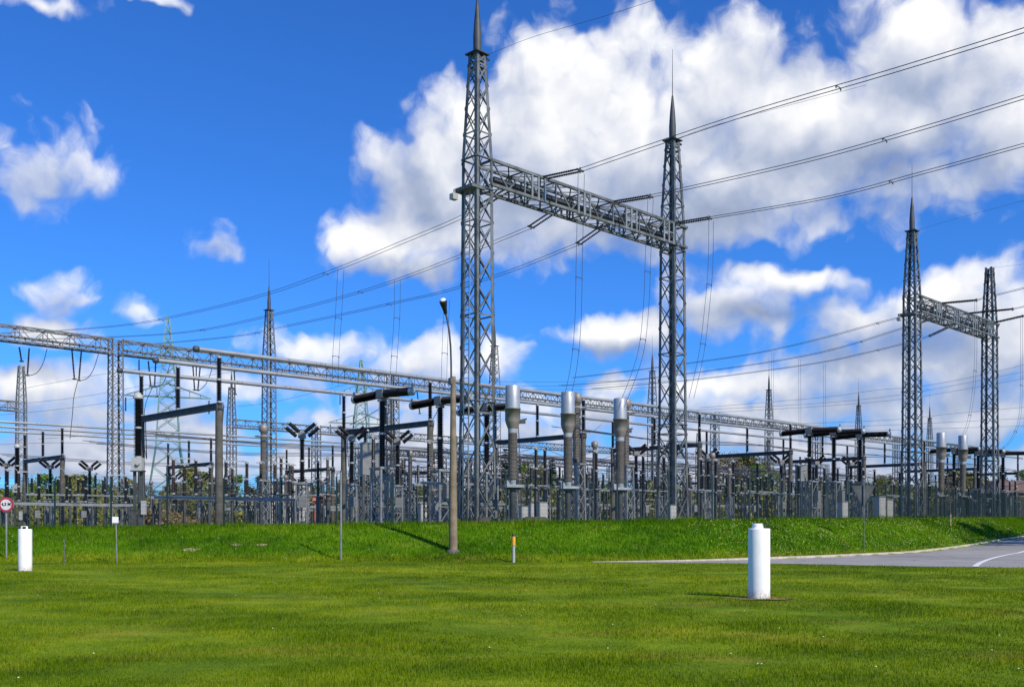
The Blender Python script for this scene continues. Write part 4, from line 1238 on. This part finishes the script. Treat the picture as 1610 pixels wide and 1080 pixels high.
# round sign
D = 51.5
for _ in range(6): D = (CAMZ - gz(PX(11, D), D)) * 1600 / (877 - 827) if abs(gz(PX(11, D), D)) < .5 else D
D = 46.3; x = PX(10, D); z = gz(x, D)
t = thing('round_road_sign', 'round white sign with a red rim and black lettering on a steel pole, far left', 'road sign', (x, D, z))
zc = ZZ(793, D) - z
mb = MB(); mb.tube([(0, 0, -.3), (0, 0, zc + .3)], .045, 10); mb.build('pole', M['steel_light'], t)
R_ = .335
mb = MB(); mb.lathe([(R_ * .74, 0), (R_, 0), (R_, .03), (R_ * .74, .03)], 40, (0.02, -.05, zc), (0, -1, 0), False, False); ring = mb.build('rim', M['red'], t)
mb = MB(); mb.lathe([(R_ * .9, .004), (R_ * .75, .018)], 40, (0.02, -.05, zc), (0, -1, 0)); face = mb.build('face', M['sign_face'], t)
mb = MB()
fc = bpy.data.curves.new('sign_text', 'FONT'); fc.body = '4,3 M'; fc.size = .19; fc.align_x = 'CENTER'; fc.align_y = 'CENTER'; fc.extrude = .003; fc.offset = .006
fo = bpy.data.objects.new('lettering', fc); COL.objects.link(fo)
dg = bpy.context.evaluated_depsgraph_get(); me = bpy.data.meshes.new_from_object(fo.evaluated_get(dg)); COL.objects.unlink(fo); bpy.data.objects.remove(fo)
me.materials.clear(); me.materials.append(M['black'])
fo = bpy.data.objects.new('lettering', me); COL.objects.link(fo); fo.parent = t; fo.location = (.02, -.075, zc + .01); fo.rotation_euler = (math.radians(90), 0, 0)
# thin post with a small white plate
def base_D(px, py):
    return hit(px, py)
D = base_D(184, 885); x = PX(184, D); z = gz(x, D)
t = thing('plate_post', 'thin leaning steel post with a small white plate in front of the left lattice column', 'post', (x, D, z))
zc = ZZ(817, D) - z
mb = MB(); mb.tube([(0, 0, -.2), (-.05, 0, zc + .2)], .03, 8); mb.build('pole', M['steel_light'], t)
mb = MB(); mb.box((-.06, -.04, zc), (.27, .02, .27)); mb.build('plate', M['white'], t)
# thin tall pole
D = base_D(536, 880.5); x = PX(536, D); z = gz(x, D)
t = thing('slim_pole', 'slim pale steel pole standing at the foot of the bank, left of the street lamp', 'pole', (x, D, z))
mb = MB(); mb.tube([(0, 0, -.2), (0, 0, ZZ(742, D) - z)], .045, 8); mb.build('pole', M['steel_light'], t)
mb = MB(); mb.lathe([(.05, 0), (.05, .05), (.01, .1)], 8, (0, 0, ZZ(742, D) - z)); mb.build('end_cap', M['steel_dark'], t)
# marker with yellow sleeve
D = base_D(807.5, 884); x = PX(807.5, D); z = gz(x, D); H = ZZ(840, D) - z
t = thing('cable_marker_post', 'short white marker post with a yellow sleeve and black tip on the bank', 'marker post', (x, D, z))
mb = MB(); mb.lathe([(.065, -.1), (.065, H * .66)], 12); mb.build('shaft', M['white_box'], t)
mb = MB(); mb.lathe([(.085, H * .62), (.085, H * .93)], 14); mb.build('sleeve', M['yellow'], t)
mb = MB(); mb.lathe([(.08, H * .93), (.075, H), (.0, H + .02)], 12); mb.build('tip', M['black'], t)
# triangular sign from behind
D = base_D(1358, 863); x = PX(1358, D); z = gz(x, D)
t = thing('triangular_sign', 'inverted triangular road sign seen from behind on a thin pole, right of the yard centre', 'road sign', (x, D, z))
z1 = ZZ(763, D) - z; z2 = ZZ(797, D) - z; w_ = 19 / 1600 * D
mb = MB(); mb.tube([(0, 0, -.2), (0, 0, z1 + .05)], .035, 8); mb.build('pole', M['steel'], t)
mb = MB(); mb.add([(-w_, .06, z1), (w_, .06, z1), (0, .06, z2), (-w_, .085, z1), (w_, .085, z1), (0, .085, z2)], [(0, 2, 1), (3, 4, 5), (0, 1, 4, 3), (1, 2, 5, 4), (2, 0, 3, 5)]); mb.build('plate', M['steel_yard'], t)
# thin stake far left
D = base_D(101, 886); x = PX(101, D); z = gz(x, D)
mb = MB(); mb.tube([(0, 0, -.1), (0, 0, 1.05)], .022, 7); mb.box((0, 0, 1.06), (.05, .05, .03))
o = mb.build('marker_stake', M['steel'], None); o.location = (x, D, z); tag(o, 'thin grey stake in the grass right of the left white post', 'stake')
# low stub of metal on the lawn edges: none
# fence along the top of the bank
fx = [-38.0]
while fx[-1] < 62:
    sl_ = float(toe_s(fx[-1] + 1) - toe_s(fx[-1])); fx.append(fx[-1] + 2.9 / math.sqrt(1 + sl_ * sl_))
fp = [Vector((a, float(toe_s(a)) + 6.75, 0)) for a in fx]
for p in fp: p.z = gz(p.x, p.y) - .05
t = thing('mesh_fence', 'dark green wire mesh fence with thin posts along the top of the bank', 'fence', fp[0])
pm = None
for p in fp:
    if pm is None:
        mb = MB(); mb.box((0, 0, 1.25), (.07, .07, 2.6)); mb.bar((0, 0, 2.5), (0, .18, 2.75), .04); pm = mb.mesh('fence_post', M['green_fence'])
    o = bpy.data.objects.new('fence_post', pm); COL.objects.link(o); o.parent = t; o.location = p - fp[0]
for a, b_ in zip(fp[:-1], fp[1:]):
    a = a - fp[0]; b_ = b_ - fp[0]
    mb = MB(); n_ = 58
    for i in range(1, n_):
        q = a.lerp(b_, i / n_); mb.add([q + Vector((-.0035, 0, .1)), q + Vector((.0035, 0, .1)), q + Vector((.0035, 0, 2.35)), q + Vector((-.0035, 0, 2.35)),
                                       q + Vector((0, -.0035, .1)), q + Vector((0, .0035, .1)), q + Vector((0, .0035, 2.35)), q + Vector((0, -.0035, 2.35))], [(0, 1, 2, 3), (4, 5, 6, 7)])
    for i in range(12):
        zz = .1 + i * .2045; mb.bar(a + Vector((0, 0, zz)), b_ + Vector((0, 0, zz)), .008, caps=False)
    for zz in (2.55, 2.7): mb.bar(a + Vector((0, .1, zz)), b_ + Vector((0, .1, zz)), .008, caps=False)
    mb.build('mesh_panel', M['green_fence'], t)
# concrete blocks along the plinth right of the near column
for i, (px, D, w_) in enumerate(((772, 54.6, 1.0), (745, 54.2, .5), (842, 56.5, 1.4), (760, 53.2, .6))):
    x = PX(px, D); z = gz(x, D)
    mb = MB(); mb.box((0, 0, .12), (w_, .5, .36), .3, (.96, .96)); mb.box((0, 0, .32), (w_ * .8, .36, .06), .3)
    o = mb.build('concrete_block', M['conc'], None); o.location = (x, D, z); tag(o, f'pale concrete block near the foot of the front portal, {["right of the near column", "left under the near column", "between the first two silver-capped transformers", "under the near column"][i]}', 'concrete block', 'concrete blocks at the portal foot')
# ------------------------------------------------------------------ trees and buildings behind
def leaf_mat(name, lo, mid, hi):
    m = bpy.data.materials.new(name); m.use_nodes = True
    nt = m.node_tree; g = G(nt); b = nt.nodes['Principled BSDF']
    oi = g.n('ShaderNodeTexCoord').outputs['Object']
    at = g.n('ShaderNodeAttribute', attribute_name='rnd').outputs['Fac']
    t = g.m('ADD', g.m('MULTIPLY', g.noise(oi, .5, 3), .6), g.m('MULTIPLY', at, .4))
    col = g.ramp(t, [(.3, lo), (.5, mid), (.72, hi)])
    g.put(b.inputs['Base Color'], col); b.inputs['Roughness'].default_value = .7; b.inputs['Specular IOR Level'].default_value = .2
    tr = g.n('ShaderNodeBsdfTranslucent'); g.put(tr.inputs[0], col)
    mx = g.n('ShaderNodeMixShader'); mx.inputs[0].default_value = .3
    nt.links.new(b.outputs[0], mx.inputs[1]); nt.links.new(tr.outputs[0], mx.inputs[2]); nt.links.new(mx.outputs[0], nt.nodes['Material Output'].inputs[0])
    return m
LM = {'olive': leaf_mat('olive_spring_foliage', (.12, .14, .03), (.21, .225, .05), (.34, .32, .11)),
      'green': leaf_mat('fresh_green_foliage', (.07, .16, .02), (.14, .25, .03), (.26, .36, .06)),
      'brown': leaf_mat('budding_brown_foliage', (.13, .10, .045), (.23, .18, .08), (.36, .29, .16)),
      'dark': leaf_mat('dark_conifer_foliage', (.012, .03, .012), (.022, .048, .018), (.04, .07, .028))}
def leaves(name, cen, siz, m, seed, parent, flat=.5):
    r = np.random.default_rng(seed); n = len(cen)
    a = r.normal(size=(n, 3)); a /= np.linalg.norm(a, axis=1)[:, None]
    b = np.cross(a, r.normal(size=(n, 3))); b /= np.linalg.norm(b, axis=1)[:, None]
    s = siz[:, None]
    co = np.stack([cen - a * s, cen + b * s * .6, cen + a * s, cen - b * s * .6], 1)
    me = bpy.data.meshes.new(name)
    me.vertices.add(n * 4); me.vertices.foreach_set('co', co.ravel())
    me.loops.add(n * 4); me.loops.foreach_set('vertex_index', np.arange(n * 4, dtype=np.int32))
    me.polygons.add(n); me.polygons.foreach_set('loop_start', np.arange(0, n * 4, 4, dtype=np.int32))
    at = me.attributes.new('rnd', 'FLOAT', 'POINT'); at.data.foreach_set('value', np.repeat(r.random(n), 4))
    me.materials.append(m); me.update()
    o = bpy.data.objects.new(name, me); COL.objects.link(o); o.parent = parent
    return o
def tree_kind(name, H, Rr, lm, seed, n=2600, conifer=False, base=.22, leaf=.22, dens=1.0):
    def mk(label):
        r = random.Random(seed); q = np.random.default_rng(seed)
        t = thing(name, label, 'tree')
        mb = MB(); mb.tube([(0, 0, -.3), (.1, 0, H * .4), (0, .1, H * .92)], [H * .018, H * .012, H * .003], 7)
        cl = []
        if conifer:
            for i in range(26):
                f = i / 26; z = H * (base + (1 - base) * f); rad = Rr * (1 - f) ** .9 + .15
                for k in range(6):
                    a = r.uniform(0, 6.28); cl.append((math.cos(a) * rad * .6, math.sin(a) * rad * .6, z, rad * .45 + .2))
        else:
            for i in range(17):
                a = r.uniform(0, 6.28); f = r.random(); z = H * (base + .08 + (.86 - base) * f)
                rad = Rr * math.sin(math.pi * min(1, .18 + .8 * f)) ** .7 * r.uniform(.35, 1)
                c = Vector((math.cos(a) * rad, math.sin(a) * rad, z)); cl.append((*c, Rr * r.uniform(.25, .42)))
                st = Vector((0, 0, z * .55)); mb.tube([st, st.lerp(c, .5) + Vector((0, 0, .2)), c], [H * .007, H * .004, H * .0015], 5)
                for _ in range(3):
                    e = c + Vector((r.uniform(-1, 1), r.uniform(-1, 1), r.uniform(-.2, 1))) * Rr * .35
                    mb.tube([st.lerp(c, .7), e], [H * .0025, H * .0008], 4)
        mb.build('trunk', M['bark'], t)
        C = np.array(cl); idx = q.integers(0, len(C), n)
        off = q.normal(size=(n, 3)); off /= np.linalg.norm(off, axis=1)[:, None]; off *= (q.random(n) ** .45)[:, None]
        cen = C[idx, :3] + off * C[idx, 3:4] * np.array([1, 1, .8 if not conifer else .35])
        leaves('crown', cen, q.uniform(.6, 1.3, n) * leaf, LM[lm], seed, t)
        return t
    return Kind(mk)
TK = {'o1': tree_kind('broadleaf_tree', 11, 4.0, 'olive', 1), 'o2': tree_kind('broadleaf_tree', 9.5, 4.4, 'olive', 2, 2400), 'g1': tree_kind('broadleaf_tree', 10, 3.8, 'green', 3, 2600),
      'g2': tree_kind('broadleaf_tree', 8.5, 3.2, 'green', 4, 2200), 'b1': tree_kind('budding_tree', 11, 3.9, 'brown', 5, 1500, leaf=.16), 'b2': tree_kind('budding_tree', 9, 3.5, 'brown', 6, 1400, leaf=.16),
      'c1': tree_kind('conifer_tree', 15, 2.6, 'dark', 7, 3200, True, .1), 'c2': tree_kind('conifer_tree', 12, 2.2, 'dark', 8, 2600, True, .1)}
DESC = {'o': 'olive-green bushy tree', 'g': 'fresh green tree', 'b': 'brownish budding tree', 'c': 'dark pointed conifer'}
def tzone(px):
    for lim, w_ in ((60, 'at the left edge'), (165, 'between the white post and the left lattice column'), (215, 'behind the left lattice column'), (345, 'behind the first long insulator table'), (440, 'behind the tall cone-tipped column'), (600, 'behind the V-shaped breakers'), (780, 'behind the street lamp'), (900, 'behind the first silver-capped transformer'),
                    (1100, 'behind the far portal column'), (1240, 'right of the far portal column'), (1400, 'behind the right T-shaped breakers')):
        if px < lim: return w_
    return 'behind the right-hand portal'
TL = []
tr_ = random.Random(5)
for px in range(-40, 1660, 20):
    D = tr_.uniform(215, 300); kd = tr_.choice(['o1', 'o2', 'o1', 'g1', 'g2', 'b1', 'b2', 'c2', 'o2'])
    hpx = 74 if px < 440 else 58 if px < 760 else 70
    TL.append((px + tr_.uniform(-8, 8), D, kd, hpx * tr_.uniform(.75, 1.1)))
TL += [(285, 150, 'b2', 62), (262, 160, 'b1', 58), (320, 190, 'g1', 85), (300, 185, 'o1', 92), (410, 200, 'g2', 78), (70, 200, 'g1', 82), (105, 210, 'o2', 70), (30, 180, 'g2', 66), (130, 220, 'c1', 74),
       (820, 240, 'g1', 98), (795, 250, 'c1', 124), (868, 250, 'c1', 110), (845, 235, 'o2', 92), (490, 230, 'c2', 70), (1150, 190, 'b1', 118), (1175, 200, 'o1', 112), (1205, 195, 'b2', 108), (1130, 210, 'b2', 112), (1190, 185, 'g2', 96),
       (1285, 200, 'o2', 70), (1330, 220, 'c2', 74), (1400, 220, 'c1', 82), (1498, 210, 'o1', 88), (1522, 200, 'o2', 84), (1540, 215, 'b2', 80), (1576, 230, 'c1', 98), (1605, 190, 'g1', 88), (1350, 170, 'b2', 74), (950, 230, 'g1', 66), (1010, 200, 'g1', 62)]
hh = {'o1': 11, 'o2': 9.5, 'g1': 10, 'g2': 8.5, 'b1': 11, 'b2': 9, 'c1': 15, 'c2': 12}
for px, D, kd, hpx in TL:
    x = PX(px, D); z = gz(x, D); H = (hpx / 1600 * D + CAMZ - z)
    sc = H / hh[kd]
    TK[kd].put(x, D, tr_.uniform(0, 6.28), f'{DESC[kd[0]]} {tzone(px)}', 'trees beyond the switchyard', (sc * tr_.uniform(1, 1.25), sc * 1.1, sc))
# undergrowth: one mass nobody could count
q = np.random.default_rng(40); n = 42000
PXs = q.uniform(-60, 1680, n); D_ = q.uniform(150, 235, n); X = (PXs - 805) / 1600 * D_
Hh = (4.6 + 1.4 * np.sin(X * .35) + .8 * np.sin(X * .9 + D_)) * q.random(n) ** .8
z = terrain_np(X, D_) + np.clip(Hh, .1, 7)
o = leaves('undergrowth', np.stack([X, D_, z], -1), q.uniform(.25, .6, n), LM['olive'], 41, None)
tag(o, 'tangled olive-green undergrowth beyond the yard', kind='stuff')
n = 9000; PXs = q.uniform(215, 345, n); D_ = q.uniform(118, 135, n); X = (PXs - 805) / 1600 * D_
z = terrain_np(X, D_) + q.random(n) ** .7 * (1.4 + .9 * np.sin(X * .7))
o = leaves('dry_scrub', np.stack([X, D_, z], -1), q.uniform(.12, .3, n), LM['brown'], 42, None)
tag(o, 'dry brown scrub below the first long insulator table', kind='stuff')
# young tree with a whitewashed trunk on the bank at right
D = base_D(1494, 824) if False else 76.0
x = PX(1494, D); z = gz(x, D)
t = thing('young_tree', 'young sapling with a whitewashed trunk on the bank in front of the right-hand portal', 'tree', (x, D, z))
mb = MB(); mb.tube([(0, 0, -.1), (.02, 0, .9)], [.085, .06], 8); mb.build('whitewashed_trunk', M['sand'], t)
mb = MB(); mb.tube([(.02, 0, .9), (-.05, 0, 1.8), (0, 0, 3.2)], [.05, .035, .01], 6)
r_ = random.Random(2); cen = []
for k in range(14):
    zz = r_.uniform(1.5, 3.2); a = r_.uniform(0, 6.28); e = Vector((math.cos(a) * .6, math.sin(a) * .6, zz + .5)); mb.tube([(0, 0, zz), e], [.015, .005], 4)
    for _ in range(16): cen.append(e + Vector((r_.gauss(0, .18), r_.gauss(0, .18), r_.gauss(0, .18))))
mb.build('branch', M['bark'], t)
leaves('crown', np.array([tuple(c) for c in cen]), np.full(len(cen), .06), LM['brown'], 3, t)
# trees standing right of the road whose shade falls on the bank
for i, (x, y, kd, s_) in enumerate(((43.5, 63.6, 'b1', 1.35), (46.3, 68.0, 'o1', 1.35), (49.5, 73, 'g2', 1.75))):
    TK[kd].put(x, y, i, f'tree beyond the right edge of the road, {NTH[i]} of three', 'trees right of the road', s_)
# buildings
def house(x, y, w_, d_, h_, rh, wall, roof, label, name='yard_building'):
    t = thing(name, label, 'building', (x, y, gz(x, y)), .3)
    mb = MB(); mb.box((0, 0, h_ / 2), (w_, d_, h_)); wl = mb.build('wall', M[wall], t)
    mb = MB(); a = w_ / 2 + .4; c = d_ / 2 + .4
    mb.add([(-a, -c, h_), (a, -c, h_), (a, c, h_), (-a, c, h_), (-a * .7, 0, h_ + rh), (a * .7, 0, h_ + rh)], [(0, 1, 5, 4), (2, 3, 4, 5), (1, 2, 5), (3, 0, 4), (3, 2, 1, 0)])
    mb.build('roof', M[roof], t)
    k = max(1, int(w_ / 3.5))
    for i in range(k):
        xx = -w_ / 2 + (i + .5) * w_ / k
        mb = MB(); mb.box((xx, -d_ / 2 - .02, h_ * .55), (1.2, .08, 1.1)); wi = mb.build('window', M['white_box'], t)
        mb = MB(); mb.box((xx, -d_ / 2 - .07, h_ * .55), (1.0, .03, .9)); mb.build('pane', M['black'], wi)
    return t
house(PX(1604, 150), 150, 13, 8, 4.0, 2.0, 'conc', 'roof', 'low building with a brown roof behind the right-hand portal column')
house(PX(508, 140), 140, 2.6, 2.6, 3.6, 1.0, 'brick', 'brick', 'small red brick hut behind the V-shaped breakers', 'brick_hut')
house(PX(455, 150), 150, 5.5, 5, 6.6, .3, 'plaster', 'plaster', 'pale flat-roofed building behind the leftmost V-shaped breaker', 'pale_building')
